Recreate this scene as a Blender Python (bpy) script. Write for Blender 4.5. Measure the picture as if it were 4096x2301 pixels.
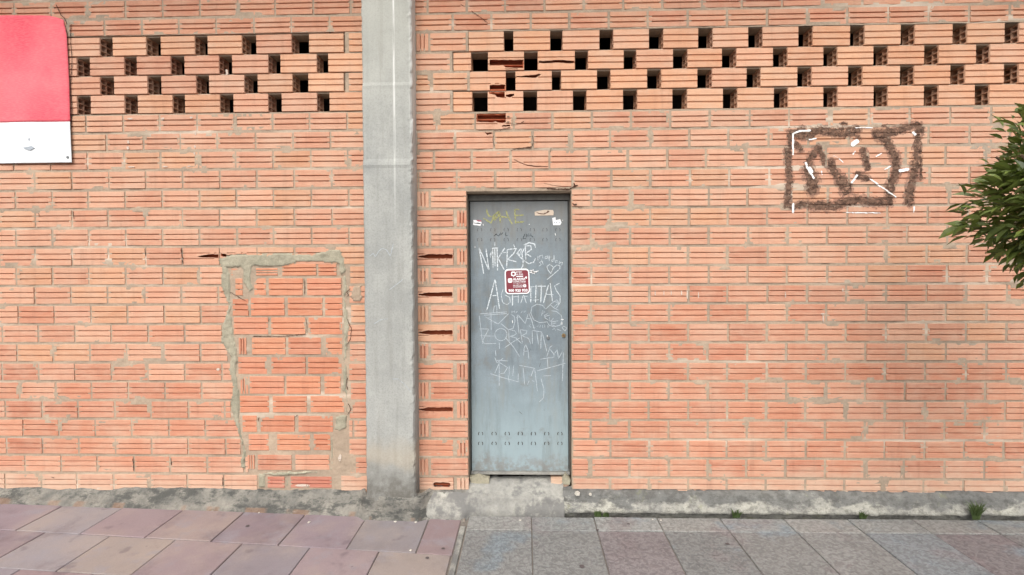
import bpy, math, random
import numpy as np
from mathutils import Vector, Matrix, Euler

random.seed(7); RNG = np.random.default_rng(11)
for o in list(bpy.data.objects): bpy.data.objects.remove(o)
scene = bpy.context.scene
COL = scene.collection
R = math.radians

# ------------------------------------------------------------------ camera
D, F, CY, ZC = 3.354, 2048.0, 1110.0, 1.61        # metres to the wall, focal length and principal row, eye height
YAW, PITCH, ROLL = R(1.492), R(1.222), R(-0.29)
def cam_dir(d):
    c, s = math.cos(ROLL), math.sin(ROLL); d = (c*d[0]-s*d[2], d[1], s*d[0]+c*d[2])
    c, s = math.cos(PITCH), math.sin(PITCH); d = (d[0], c*d[1]+s*d[2], -s*d[1]+c*d[2])
    c, s = math.cos(YAW), math.sin(YAW); return Vector((c*d[0]-s*d[1], s*d[0]+c*d[1], d[2]))
cam_data = bpy.data.cameras.new('camera')
cam = bpy.data.objects.new('camera', cam_data); COL.objects.link(cam)
ax, ay, az = cam_dir((1,0,0)), cam_dir((0,0,1)), -cam_dir((0,1,0))
M3 = Matrix((ax, ay, az)).transposed()
cam.matrix_world = Matrix.Translation((0, -D, ZC)) @ M3.to_4x4()
cam_data.sensor_width = 36.0; cam_data.lens = 18.0
cam_data.shift_y = -(1150.5-CY)/4096.0
cam_data.clip_start = 0.05; cam_data.clip_end = 500
scene.camera = cam
scene.render.resolution_x, scene.render.resolution_y = 1024, 575

# ------------------------------------------------------------------ sky, sun, exposure
SUN_EL, SUN_AZ = R(50), R(192)       # soft light from high behind the photographer, a little from the left
world = bpy.data.worlds.new('World'); scene.world = world; world.use_nodes = True
wn = world.node_tree.nodes; wl = world.node_tree.links
for n in list(wn): wn.remove(n)
sky = wn.new('ShaderNodeTexSky'); sky.sky_type = 'NISHITA'; sky.sun_disc = False
sky.sun_elevation = SUN_EL; sky.sun_rotation = SUN_AZ; sky.dust_density = 4.0; sky.air_density = 1.0
hsv = wn.new('ShaderNodeHueSaturation'); hsv.inputs['Saturation'].default_value = 0.30   # overcast: pale even sky
bg = wn.new('ShaderNodeBackground'); bg.inputs['Strength'].default_value = 0.15
wo = wn.new('ShaderNodeOutputWorld')
wl.new(sky.outputs[0], hsv.inputs['Color']); wl.new(hsv.outputs[0], bg.inputs['Color']); wl.new(bg.outputs[0], wo.inputs['Surface'])
sun_data = bpy.data.lights.new('sun', 'SUN'); sun_data.energy = 1.2; sun_data.angle = R(60); sun_data.color = (1.0, 0.95, 0.88)
sun = bpy.data.objects.new('sun', sun_data); COL.objects.link(sun)
sdir = Vector((math.sin(SUN_AZ)*math.cos(SUN_EL), math.cos(SUN_AZ)*math.cos(SUN_EL), math.sin(SUN_EL)))
sun.rotation_euler = sdir.to_track_quat('Z', 'Y').to_euler()
scene.view_settings.view_transform = 'Standard'; scene.view_settings.look = 'None'
scene.view_settings.exposure = 0.75; scene.view_settings.gamma = 1.0
scene.render.engine = 'CYCLES'

# ------------------------------------------------------------------ helpers
def ray(u, v): return cam_dir(((u-2048)/F, 1.0, -(v-CY)/F))
def W(u, v, y=0.0):                    # a spot of the photograph on the upright plane y
    d = ray(u, v); t = (D+y)/d[1]; return d[0]*t, ZC+d[2]*t
def G(u, v, z=0.0):                    # ... on the level plane z
    d = ray(u, v); t = (z-ZC)/d[2]; return d[0]*t, d[1]*t-D
def lin(c):
    return tuple(((x/255)/12.92 if x/255 <= .04045 else ((x/255+.055)/1.055)**2.4) for x in c)
def alb(r, g, b, k=1.25): return tuple(x/k for x in lin((r, g, b)))

def hash2(i, j, s):
    n = (i*374761393 + j*668265263 + s*1442695041) & 0xffffffff
    n = ((n ^ (n >> 13))*1274126177) & 0xffffffff
    return ((n ^ (n >> 16)) & 0xffffff)/float(0xffffff)
def vnoise(x, z, scale, seed=0):
    x = np.asarray(x, float)*scale + 1000; z = np.asarray(z, float)*scale + 1000
    i = np.floor(x).astype(np.int64); j = np.floor(z).astype(np.int64)
    fx = x-i; fz = z-j; fx = fx*fx*(3-2*fx); fz = fz*fz*(3-2*fz)
    a, b = hash2(i, j, seed), hash2(i+1, j, seed); c, d = hash2(i, j+1, seed), hash2(i+1, j+1, seed)
    return (a*(1-fx)+b*fx)*(1-fz)+(c*(1-fx)+d*fx)*fz
def fbm(x, z, scale, seed=0, oct=3):
    s = 0; a = .5; t = 0
    for k in range(oct): s = s + a*vnoise(x, z, scale*2**k, seed+k*17); t += a; a *= .5
    return s/t

def link(name, me, mat=None, parent=None, **props):
    o = bpy.data.objects.new(name, me); COL.objects.link(o)
    if mat is not None and me is not None and not me.materials: me.materials.append(mat)
    if parent is not None: o.parent = parent
    for k, v in props.items(): o[k] = v
    return o
def thing(name, loc, label, category, group=None):
    o = bpy.data.objects.new(name, None); COL.objects.link(o); o.location = loc; o.empty_display_size = .05
    o['label'] = label; o['category'] = category
    if group: o['group'] = group
    return o
def mesh(name, V, Fc, smooth=False):
    me = bpy.data.meshes.new(name); me.from_pydata([tuple(map(float, v)) for v in V], [], [tuple(map(int, f)) for f in Fc]); me.update()
    if smooth: me.polygons.foreach_set('use_smooth', [True]*len(me.polygons))
    return me
class MB:                               # collects simple solids for one mesh
    def __init__(s): s.V = []; s.F = []
    def add(s, V, Fc):
        b = len(s.V); s.V += [tuple(v) for v in V]; s.F += [tuple(i+b for i in f) for f in Fc]
    def box(s, x0, x1, y0, y1, z0, z1):
        s.add([(x0,y0,z0),(x1,y0,z0),(x1,y1,z0),(x0,y1,z0),(x0,y0,z1),(x1,y0,z1),(x1,y1,z1),(x0,y1,z1)],
              [(3,2,1,0),(4,5,6,7),(0,1,5,4),(1,2,6,5),(2,3,7,6),(3,0,4,7)])
    def cyl(s, c, axis, r0, r1, h, n=16):
        q = Vector(axis).to_track_quat('Z', 'Y').to_matrix(); c = Vector(c); V = []
        for k in range(n):
            a = 2*math.pi*k/n; V.append(c+q@Vector((r0*math.cos(a), r0*math.sin(a), 0)))
        for k in range(n):
            a = 2*math.pi*k/n; V.append(c+q@Vector((r1*math.cos(a), r1*math.sin(a), h)))
        s.add(V, [(k, (k+1) % n, n+(k+1) % n, n+k) for k in range(n)]+[tuple(range(n-1, -1, -1)), tuple(range(n, 2*n))])
    def tube(s, pts, r, n=6):
        pts = [Vector(p) for p in pts]; V = []; m = len(pts)
        for k, p in enumerate(pts):
            t = (pts[min(k+1, m-1)]-pts[max(k-1, 0)]).normalized(); q = t.to_track_quat('Z', 'Y').to_matrix()
            rr = r(k/(m-1)) if callable(r) else r
            for a in range(n):
                an = 2*math.pi*a/n; V.append(p+q@Vector((rr*math.cos(an), rr*math.sin(an), 0)))
        Fc = [(k*n+a, k*n+(a+1) % n, (k+1)*n+(a+1) % n, (k+1)*n+a) for k in range(m-1) for a in range(n)]
        Fc += [tuple(range(n-1, -1, -1)), tuple(range((m-1)*n, m*n))]
        s.add(V, Fc)
    def prism(s, poly, y0, y1):          # an outline in x,z given thickness from y0 (front) to y1 (back)
        n = len(poly)
        area = sum(poly[i][0]*poly[(i+1) % n][1]-poly[(i+1) % n][0]*poly[i][1] for i in range(n))
        if area < 0: poly = poly[::-1]
        V = [(x, y0, z) for x, z in poly]+[(x, y1, z) for x, z in poly]
        s.add(V, [tuple(range(n)), tuple(range(2*n-1, n-1, -1))]+[(i, n+i, n+(i+1) % n, (i+1) % n) for i in range(n)])
    def ribbon(s, pts, w, y, th=.0008, wob=.15):   # a brush or chalk stroke lying on the plane y, pts in x,z
        P = [Vector((a, b)) for a, b in pts]; Q = []
        for a, b in zip(P[:-1], P[1:]):
            n = max(1, int((b-a).length/.012)); Q += [a.lerp(b, k/n) for k in range(n)]
        Q.append(P[-1]); V = []; n = len(Q)
        if n < 2: return
        for k, p in enumerate(Q):
            t = (Q[min(k+1, n-1)]-Q[max(k-1, 0)])
            t = t.normalized() if t.length > 1e-9 else Vector((1, 0)); nn = Vector((-t.y, t.x))
            ww = w*.5*(1+random.uniform(-wob, wob))*(.6 if k in (0, n-1) else 1)
            V += [(p.x+nn.x*ww, y-th, p.y+nn.y*ww), (p.x-nn.x*ww, y-th, p.y-nn.y*ww)]
        s.add(V, [(2*k, 2*k+1, 2*k+3, 2*k+2) for k in range(n-1)])
    def me(s, name, smooth=False): return mesh(name, s.V, s.F, smooth)

# ------------------------------------------------------------------ materials
def mat(name):
    m = bpy.data.materials.new(name); m.use_nodes = True
    nt = m.node_tree; b = nt.nodes['Principled BSDF']; b.inputs['Specular IOR Level'].default_value = .25
    return m, nt, b
class NT:
    def __init__(s, nt): s.nt = nt; s.n = nt.nodes; s.l = nt.links
    def node(s, t, **k):
        n = s.n.new(t)
        for a, v in k.items(): setattr(n, a, v)
        return n
    def put(s, sock, v):
        if hasattr(v, 'is_linked') or isinstance(v, bpy.types.NodeSocket): s.l.new(v, sock)
        else:
            if isinstance(v, tuple) and len(v) == 3 and sock.type == 'RGBA': v = v+(1,)
            sock.default_value = v
    def pos(s): return s.node('ShaderNodeNewGeometry').outputs['Position']
    def obj(s): return s.node('ShaderNodeTexCoord').outputs['Object']
    def map(s, vec, scale=(1,1,1), loc=(0,0,0)):
        n = s.node('ShaderNodeMapping'); s.l.new(vec, n.inputs[0]); n.inputs['Scale'].default_value = scale; n.inputs['Location'].default_value = loc; return n.outputs[0]
    def noise(s, vec, scale, detail=4, rough=.6, col=False):
        n = s.node('ShaderNodeTexNoise'); s.l.new(vec, n.inputs['Vector']); n.inputs['Scale'].default_value = scale
        n.inputs['Detail'].default_value = detail; n.inputs['Roughness'].default_value = rough; return n.outputs[1 if col else 0]
    def voro(s, vec, scale, feature='F1'):
        n = s.node('ShaderNodeTexVoronoi', feature=feature); s.l.new(vec, n.inputs['Vector']); n.inputs['Scale'].default_value = scale; return n.outputs['Distance']
    def ramp(s, v, a, b, lo=0.0, hi=1.0):
        n = s.node('ShaderNodeMapRange', interpolation_type='SMOOTHSTEP'); s.put(n.inputs[0], v)
        for k, x in zip((1,2,3,4), (a, b, lo, hi)): n.inputs[k].default_value = x
        return n.outputs[0]
    def mix(s, f, a, b, blend='MIX'):
        n = s.node('ShaderNodeMix', data_type='RGBA', blend_type=blend); s.put(n.inputs[0], f); s.put(n.inputs[6], a); s.put(n.inputs[7], b); return n.outputs[2]
    def math(s, op, a, b=0.0):
        n = s.node('ShaderNodeMath', operation=op, use_clamp=False); s.put(n.inputs[0], a); s.put(n.inputs[1], b); return n.outputs[0]
    def sep(s, vec):
        n = s.node('ShaderNodeSeparateXYZ'); s.l.new(vec, n.inputs[0]); return n.outputs
    def bump(s, h, strength, dist, nrm=None):
        n = s.node('ShaderNodeBump'); s.put(n.inputs['Height'], h); n.inputs['Strength'].default_value = strength; n.inputs['Distance'].default_value = dist
        if nrm is not None: s.l.new(nrm, n.inputs['Normal'])
        return n.outputs[0]

MORTAR = alb(182, 170, 150)
def brick_material(name, vertical=False, dusty=1.0):
    m, nt, b = mat(name); t = NT(nt); p = t.pos(); ob = t.obj(); s = t.sep(p)
    oi = t.node('ShaderNodeObjectInfo')
    base = oi.outputs['Color']
    stretch = (9, 1, .5) if vertical else (.5, 1, 9)
    streak = t.noise(t.map(p, stretch), 14, 3, .65)
    blot = t.noise(p, 9, 4, .6); fine = t.noise(p, 140, 3, .7)
    c = t.mix(t.ramp(streak, .3, .75, 0, .55), base, t.mix(.5, base, alb(250, 205, 170)))
    c = t.mix(t.ramp(blot, .35, .75, 0, .30), c, t.mix(1.0, c, (.84, .74, .70, 1), 'MULTIPLY'))
    c = t.mix(t.ramp(fine, .35, .7, .0, .22), c, t.mix(1.0, c, (.72, .66, .62, 1), 'MULTIPLY'))
    # cement dust and smears that the trowel left on the faces, more of it low down where rain splashes
    film = t.noise(t.map(p, (1, 1, 1.6)), 4.5, 6, .68)
    low = t.ramp(t.math('ADD', s[2], t.math('MULTIPLY', t.noise(p, 2.2, 3), .22)), .20, .46, 1, 0)
    f = t.math('ADD', t.ramp(film, .34, .80, .08*dusty, .62*dusty), t.math('MULTIPLY', low, .55*dusty))
    c = t.mix(t.math('MINIMUM', f, .8), c, alb(218, 188, 164))
    run = t.noise(t.map(p, (7, 1, .45)), 2.2, 5, .7); soot = t.noise(p, 1.3, 6, .7)
    c = t.mix(t.math('MULTIPLY', t.ramp(run, .50, .74), t.ramp(soot, .35, .65, .15, .5)), c, t.mix(1.0, c, (.62, .60, .60, 1), 'MULTIPLY'))
    t.put(b.inputs['Base Color'], c); b.inputs['Roughness'].default_value = .92
    wv = t.node('ShaderNodeTexWave', wave_type='BANDS', bands_direction='X' if vertical else 'Z'); t.l.new(p, wv.inputs['Vector'])
    wv.inputs['Scale'].default_value = 38; wv.inputs['Distortion'].default_value = .8; wv.inputs['Detail'].default_value = 2
    h = t.math('ADD', t.math('MULTIPLY', wv.outputs[1], .5), t.noise(p, 90, 4, .7))
    t.put(b.inputs['Normal'], t.bump(h, .45, .003))
    return m
M = {}
M['brick'] = brick_material('fired_clay')
M['brick_v'] = brick_material('fired_clay_upright', True)
M['brick_new'] = brick_material('fired_clay_infill', False, .45)
M['brick_new_v'] = brick_material('fired_clay_infill_upright', True, .45)

def cement(name, c1, c2, scale=6, bump=.6, bd=.006, stain=None):
    m, nt, b = mat(name); t = NT(nt); p = t.pos(); s = t.sep(p)
    n1 = t.noise(p, scale, 6, .65); n2 = t.noise(p, 60, 4, .7)
    c = t.mix(t.ramp(n1, .3, .7), c1, c2)
    c = t.mix(t.ramp(n2, .35, .75, 0, .45), c, t.mix(1.0, c, (.6, .58, .55, 1), 'MULTIPLY'))
    if stain: c = stain(t, p, s, c)
    t.put(b.inputs['Base Color'], c); b.inputs['Roughness'].default_value = .95
    h = t.math('ADD', t.math('MULTIPLY', t.noise(p, 25, 5, .7), 1.0), t.math('MULTIPLY', t.noise(p, 140, 3, .6), .35))
    t.put(b.inputs['Normal'], t.bump(h, bump, bd)); return m
def mortar_tone(t, p, s, c):      # long pale runs, and grey patches
    c = t.mix(t.ramp(t.noise(t.map(p, (.35, 1, 2.2)), 2.6, 4, .6), .54, .68, 0, .75), c, alb(226, 208, 188))
    return t.mix(t.ramp(t.noise(t.map(p, (1, 1, 1), (5, 0, 3)), 2.1, 4, .6), .55, .72, 0, .6), c, alb(160, 150, 136))
M['mortar'] = cement('joint_mortar', alb(168, 151, 132), alb(196, 175, 152), 3.2, .8, .006, mortar_tone)
M['patch'] = cement('cement_render', alb(160, 156, 136), alb(190, 182, 160), 7, .9, .010)
def plinth_stain(t, p, s, c):
    g = t.noise(t.map(p, (1, 1, 2)), 5, 6, .7)
    dark = t.ramp(t.math('ADD', s[2], t.math('MULTIPLY', t.math('SUBTRACT', g, .5), .30)), .050, .085)
    c = t.mix(t.math('MULTIPLY', dark, t.ramp(t.noise(p, 3, 5, .7), .25, .55, .55, .95)), c, alb(116, 116, 113))
    lump = t.noise(t.map(p, (1, 1, 1.5)), 17, 6, .75)
    c = t.mix(t.ramp(lump, .46, .60, 0, .55), c, alb(86, 84, 80)); c = t.mix(t.ramp(lump, .42, .30, 0, .5), c, alb(186, 184, 176))
    moss = t.math('MULTIPLY', t.ramp(t.noise(p, 11, 5, .7), .58, .72), .5)
    return t.mix(moss, c, alb(128, 130, 96))
M['plinth'] = cement('plinth_cement', alb(150, 149, 143), alb(188, 186, 174), 6, .9, .010, plinth_stain)
def plinth2_stain(t, p, s, c):
    c = t.mix(t.ramp(t.noise(t.map(p, (1, 1, 2)), 7, 6, .75), .46, .60, 0, .85), c, alb(80, 81, 78))
    # edges of old bricks showing through along the foot of the strip
    h = t.math('ADD', t.math('ADD', s[2], t.math('MULTIPLY', s[0], .0273)), .0322)      # height above the climbing pavement
    e = t.math('MULTIPLY', t.ramp(h, .018, .026, 1, 0), t.ramp(t.noise(t.map(p, (1, .2, .2)), 6.5, 3, .5), .50, .58))
    return t.mix(t.math('MULTIPLY', e, .45), c, alb(158, 122, 98))
M['plinth_rough'] = cement('rough_base_cement', alb(116, 115, 110), alb(158, 154, 144), 9, 1.0, .014, plinth2_stain)
def step_stain(t, p, s, c):
    return t.mix(t.ramp(t.noise(p, 6, 5, .7), .44, .60, 0, .85), c, alb(116, 115, 113))
M['step'] = cement('step_cement', alb(148, 147, 142), alb(184, 182, 172), 5, .9, .008, step_stain)

def concrete_pillar_mat():
    m, nt, b = mat('cast_concrete'); t = NT(nt); p = t.pos(); s = t.sep(p)
    n = t.noise(p, 3.0, 6, .65); st = t.noise(t.map(p, (5, 5, .35)), 5, 5, .65); f = t.noise(p, 110, 3, .7)
    c = t.mix(t.ramp(n, .3, .7), alb(160, 162, 158), alb(184, 185, 179))
    c = t.mix(t.ramp(st, .45, .75, 0, .45), c, alb(140, 139, 132))
    c = t.mix(t.ramp(f, .4, .75, 0, .35), c, alb(120, 120, 116))
    up = t.ramp(s[2], 2.2, 3.3)
    c = t.mix(t.math('MULTIPLY', up, .35), c, alb(206, 205, 190))
    # lime runs that came down from the joint above, along the right-hand arris and the middle
    lime = t.noise(t.map(p, (30, 30, 1.2)), 1.6, 4, .7)
    edge = t.ramp(t.math('ABSOLUTE', t.math('SUBTRACT', s[0], -.69)), .0, .045, 1, 0)
    mid = t.ramp(t.math('ABSOLUTE', t.math('SUBTRACT', s[0], -.822)), .0, .010, 1, 0)
    hi = t.ramp(s[2], 1.7, 2.8)
    lf = t.math('MULTIPLY', t.math('MULTIPLY', t.math('MAXIMUM', edge, t.math('MULTIPLY', mid, .8)), hi), t.ramp(lime, .30, .50))
    c = t.mix(lf, c, alb(245, 245, 240))
    jn = t.noise(p, 4, 4, .6)
    zz = t.math('ADD', s[2], t.math('MULTIPLY', t.math('SUBTRACT', jn, .5), .30))
    brown = t.math('MULTIPLY', t.ramp(zz, .26, .36), t.ramp(zz, .42, .56, 1, 0))
    c = t.mix(t.math('MULTIPLY', brown, .38), c, alb(182, 166, 140))
    c = t.mix(t.math('MULTIPLY', t.ramp(zz, .12, .40, .9, 0), t.ramp(t.noise(p, 13, 5, .7), .25, .6, .45, 1)), c, alb(98, 94, 86))
    t.put(b.inputs['Base Color'], c); b.inputs['Roughness'].default_value = .9
    h = t.math('ADD', t.noise(p, 14, 5, .65), t.math('MULTIPLY', t.ramp(t.voro(p, 26), .03, .10), .6))
    t.put(b.inputs['Normal'], t.bump(h, .5, .004)); return m
M['pillar'] = concrete_pillar_mat()

def door_mat():
    m, nt, b = mat('painted_sheet_steel'); t = NT(nt); p = t.pos(); s = t.sep(p)
    n = t.noise(p, 4, 5, .65); f = t.noise(p, 160, 3, .7); st = t.noise(t.map(p, (4, 1, .6)), 6, 4, .6)
    c = t.mix(t.ramp(n, .3, .7), alb(122, 134, 141), alb(142, 155, 162))
    c = t.mix(t.ramp(f, .35, .7, 0, .30), c, alb(104, 112, 116))
    c = t.mix(t.ramp(st, .48, .72, 0, .45), c, alb(138, 136, 126))
    dust = t.ramp(t.math('ADD', s[2], t.math('MULTIPLY', n, .4)), 1.75, 2.35)
    c = t.mix(t.math('MULTIPLY', dust, .6), c, alb(118, 112, 102))
    sheen = t.math('MULTIPLY', t.ramp(t.math('ADD', s[2], t.math('MULTIPLY', st, .3)), .45, 1.25, 1, 0), .70)  # paler bluish towards the foot: reflected sky and ground painted into the colour
    c = t.mix(sheen, c, alb(165, 184, 188))
    gr = t.noise(t.map(p, (6, 1, .8)), 2.4, 6, .72); hand = t.noise(p, 7, 6, .7)
    c = t.mix(t.math('MULTIPLY', t.ramp(gr, .48, .70), .5), c, t.mix(1.0, c, (.62, .60, .57, 1), 'MULTIPLY'))
    c = t.mix(t.ramp(hand, .54, .70, 0, .4), c, alb(124, 118, 108))
    rz = t.math('ADD', s[2], t.math('MULTIPLY', t.math('SUBTRACT', t.noise(p, 9, 6, .7), .5), .30))
    rust = t.math('MULTIPLY', t.ramp(rz, .235, .36, 1, 0), t.ramp(t.noise(p, 22, 5, .7), .36, .56))
    c = t.mix(t.math('MULTIPLY', rust, .5), c, alb(126, 108, 94))
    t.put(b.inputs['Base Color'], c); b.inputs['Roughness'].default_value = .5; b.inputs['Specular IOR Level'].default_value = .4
    t.put(b.inputs['Normal'], t.bump(t.math('ADD', t.noise(p, 3.5, 2), t.math('MULTIPLY', f, .02)), .35, .012)); return m
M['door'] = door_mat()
def simple(name, col, rough=.7, spec=.25, metal=0, nscale=30, namt=.2, bump=0):
    m, nt, b = mat(name); t = NT(nt); p = t.pos()
    n = t.noise(p, nscale, 4, .65)
    c = t.mix(t.ramp(n, .3, .72, 0, namt*2), col, t.mix(1.0, col+(1,) if len(col) == 3 else col, (.55, .54, .52, 1), 'MULTIPLY'))
    t.put(b.inputs['Base Color'], c); b.inputs['Roughness'].default_value = rough; b.inputs['Metallic'].default_value = metal
    b.inputs['Specular IOR Level'].default_value = spec
    if bump: t.put(b.inputs['Normal'], t.bump(n, bump, .004))
    return m
M['frame'] = simple('door_frame_steel', alb(112, 110, 104), .65, .3, 0, 25, .35)
M['channel'] = simple('rusty_channel', alb(92, 84, 76), .8, .2, 0, 30, .4)
M['slit'] = simple('vent_slit_shade', alb(70, 58, 50), .9, .1)  # inner shade of the pressed slits, put into the colour of flat arcs
M['brass'] = simple('worn_brass', (.45, .33, .16), .35, .5, .8, 60, .3)
M['boss'] = simple('grey_lock_boss', alb(120, 124, 126), .5, .4)
M['sign_white'] = simple('sign_white', (.82, .82, .82), .5, .3, 0, 40, .04)
M['sign_maroon'] = simple('sign_maroon', alb(138, 62, 72), .5, .3, 0, 20, .15)
M['sign_red'] = None
def banner_mat():
    m, nt, b = mat('banner_red'); t = NT(nt); p = t.pos()
    n = t.noise(p, 5, 5, .65); w = t.noise(t.map(p, (1, 1, 6)), 40, 2)
    c = t.mix(t.ramp(t.noise(p, 2.2, 2, .5), .3, .7), alb(240, 88, 106), alb(246, 118, 128)); c = t.mix(t.ramp(n, .4, .8, 0, .3), c, alb(248, 150, 152)); c = t.mix(t.ramp(w, .35, .7, 0, .3), c, alb(250, 160, 160))
    t.put(b.inputs['Base Color'], c); b.inputs['Roughness'].default_value = .85
    t.put(b.inputs['Normal'], t.bump(w, .3, .002)); return m
M['sign_red'] = banner_mat()
M['banner_white'] = simple('banner_white', (.80, .82, .82), .75, .2, 0, 6, .06)
M['smudge'] = simple('grey_print', alb(182, 190, 198), .8)
M['paper'] = simple('torn_paper', alb(226, 208, 188), .9, .1, 0, 20, .25)
M['paper_brown'] = simple('old_glue', alb(120, 96, 84), .9, .1)
M['white_paint'] = simple('white_paint', (.85, .84, .82), .8, .15, 0, 30, .08)
M['litter'] = simple('dirty_white_scrap', alb(214, 208, 196), .85, .1, 0, 90, .25)
M['pink_ink'] = simple('pink_ink', alb(190, 110, 125), .8)
M['ink'] = simple('dark_ink', alb(62, 66, 74), .8)
M['cord'] = simple('dark_cord', alb(70, 55, 48), .9)
M['cavity'] = simple('brick_inside', alb(196, 110, 78), .95, .1, 0, 20, .3)
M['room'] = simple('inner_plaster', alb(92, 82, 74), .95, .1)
M['sheet'] = simple('asphalt', (.07, .07, .072), .95, .15, 0, 40, .3)
M['bed'] = simple('joint_sand', alb(138, 130, 122), .95, .1, 0, 50, .3)
M['gum'] = simple('trodden_gum', alb(96, 88, 88), .8)
M['bark'] = simple('bark', alb(110, 92, 76), .95, .1, 0, 20, .4, .8)

def see_through(name, col, scale, lo, hi, rough=.9, amount=1.0):   # chalk or worn paint: broken cover
    m, nt, b = mat(name); t = NT(nt); p = t.pos()
    t.put(b.inputs['Base Color'], col); b.inputs['Roughness'].default_value = rough
    a = t.math('MULTIPLY', t.ramp(t.noise(p, scale, 4, .7), lo, hi), amount)
    t.put(b.inputs['Alpha'], a); return m
M['chalk'] = see_through('white_chalk', alb(232, 240, 244), 110, .22, .60, .95, .92)
M['chalk_thin'] = see_through('thin_chalk', alb(222, 232, 238), 110, .14, .56, .95, .66)
M['chalk_yellow'] = see_through('yellow_spray', alb(188, 188, 128), 60, .2, .6, .9, .75)
M['marker'] = see_through('black_marker', alb(48, 54, 60), 90, .2, .5, .8, .8)
def glue_mat():
    m, nt, b = mat('dried_brown_adhesive'); t = NT(nt); p = t.pos()
    n = t.noise(t.map(p, (1, 1, 1.6)), 28, 5, .75)
    t.put(b.inputs['Base Color'], t.mix(t.ramp(n, .35, .65), alb(74, 54, 44), alb(140, 110, 92)))
    b.inputs['Roughness'].default_value = .85
    t.put(b.inputs['Alpha'], t.ramp(t.noise(t.map(p, (1, 1, 1.4)), 34, 5, .75), .38, .52, .12, .95))
    t.put(b.inputs['Normal'], t.bump(n, .8, .004)); return m
M['glue'] = glue_mat()

def leaf_mat(name, c1, c2):
    m, nt, b = mat(name); t = NT(nt); p = t.pos(); oi = t.node('ShaderNodeObjectInfo')
    n = t.noise(p, 7, 3, .6); n2 = t.noise(p, 60, 2)
    f = t.math('ADD', t.ramp(n, .3, .7, 0, .6), t.math('MULTIPLY', oi.outputs['Random'], .4))
    c = t.mix(f, c1, c2); c = t.mix(t.ramp(n2, .4, .7, 0, .3), c, (.05, .07, .02, 1))
    t.put(b.inputs['Base Color'], c); b.inputs['Roughness'].default_value = .42; b.inputs['Specular IOR Level'].default_value = .45
    tr = t.node('ShaderNodeBsdfTranslucent'); t.put(tr.inputs[0], t.mix(.5, c, (.10, .16, .02, 1)))
    ms = t.node('ShaderNodeMixShader'); ms.inputs[0].default_value = .22
    t.l.new(b.outputs[0], ms.inputs[1]); t.l.new(tr.outputs[0], ms.inputs[2])
    t.l.new(ms.outputs[0], t.n['Material Output'].inputs[0]); return m
M['leaf'] = leaf_mat('laurel_leaf', (.024, .044, .013), (.20, .25, .05))
M['weed'] = leaf_mat('weed_leaf', (.05, .08, .03), (.10, .14, .05))

def paving(name, kind):
    m, nt, b = mat(name); t = NT(nt); p = t.pos(); oi = t.node('ShaderNodeObjectInfo')
    n1 = t.noise(p, 2.3, 5, .6); n2 = t.noise(p, 6.5, 5, .65); f = t.noise(p, 150, 3, .7)
    base = oi.outputs['Color']
    if kind == 'smooth':
        c = t.mix(t.ramp(n1, .42, .72, 0, .55), base, alb(170, 156, 145))
        c = t.mix(t.ramp(n2, .5, .72, 0, .6), c, alb(148, 144, 150))
        c = t.mix(t.ramp(t.noise(p, 3.1, 5, .7), .52, .75, 0, .5), c, alb(104, 90, 94))
        c = t.mix(t.ramp(t.noise(t.map(p, (1, 1, 1), (3, 8, 0)), 4.4, 3), .62, .70, 0, .4), c, alb(98, 86, 92))
        h = t.math('ADD', t.noise(p, 10, 4), t.math('MULTIPLY', f, .12)); bs, bd = .25, .006
    else:
        worm = t.voro(t.map(t.mix(.06, p, t.noise(p, 30, 3, .6, True)), (1, 1, 1)), 58, 'SMOOTH_F1')
        w = t.ramp(worm, .25, .62)
        c = t.mix(t.ramp(n1, .52, .70, 0, .45), base, alb(146, 130, 131))
        c = t.mix(t.ramp(t.noise(t.map(p, (1, 1, 1), (9, 2, 0)), 2.0, 4), .56, .66, 0, .75), c, alb(140, 152, 158))
        c = t.mix(t.math('MULTIPLY', w, .5), c, t.mix(1.0, c, (.42, .40, .42, 1), 'MULTIPLY'))
        c = t.mix(t.ramp(f, .5, .75, 0, .3), c, alb(176, 172, 170))
        h = t.math('ADD', t.math('MULTIPLY', worm, -1.2), t.math('MULTIPLY', f, .4)); bs, bd = .7, .008
    c = t.mix(t.ramp(f, .3, .7, 0, .22), c, t.mix(1.0, c, (.55, .53, .54, 1), 'MULTIPLY'))
    dirt = t.noise(t.map(p, (1, 1, 1), (4, 1, 0)), 1.4, 7, .72)
    c = t.mix(t.ramp(dirt, .46, .70, 0, .45), c, t.mix(1.0, c, (.62, .60, .60, 1), 'MULTIPLY'))
    # trodden-in dirt spots
    sp = t.ramp(t.voro(p, 5.5), .02, .05, .55, 0)
    c = t.mix(sp, c, alb(92, 84, 84))
    t.put(b.inputs['Base Color'], c); b.inputs['Roughness'].default_value = .8
    t.put(b.inputs['Normal'], t.bump(h, bs, bd)); return m
M['tile'] = paving('mauve_paving', 'smooth'); M['slab'] = paving('grey_textured_paving', 'rough')

# ------------------------------------------------------------------ ground
ROADZ = -.14
b = MB(); b.box(-40, 40, -60, 40, ROADZ-.3, ROADZ); link('ground', b.me('ground'), M['sheet'], None, kind='structure')
XB = -.375                                        # where the two pavings meet
KL = .0273                                        # the left-hand pavement climbs to the left
def zleft(x): return KL*(XB-x)-.022
def row_y(x): return -.405-.036*(x+3.15)          # first lengthwise joint on the left

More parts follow.
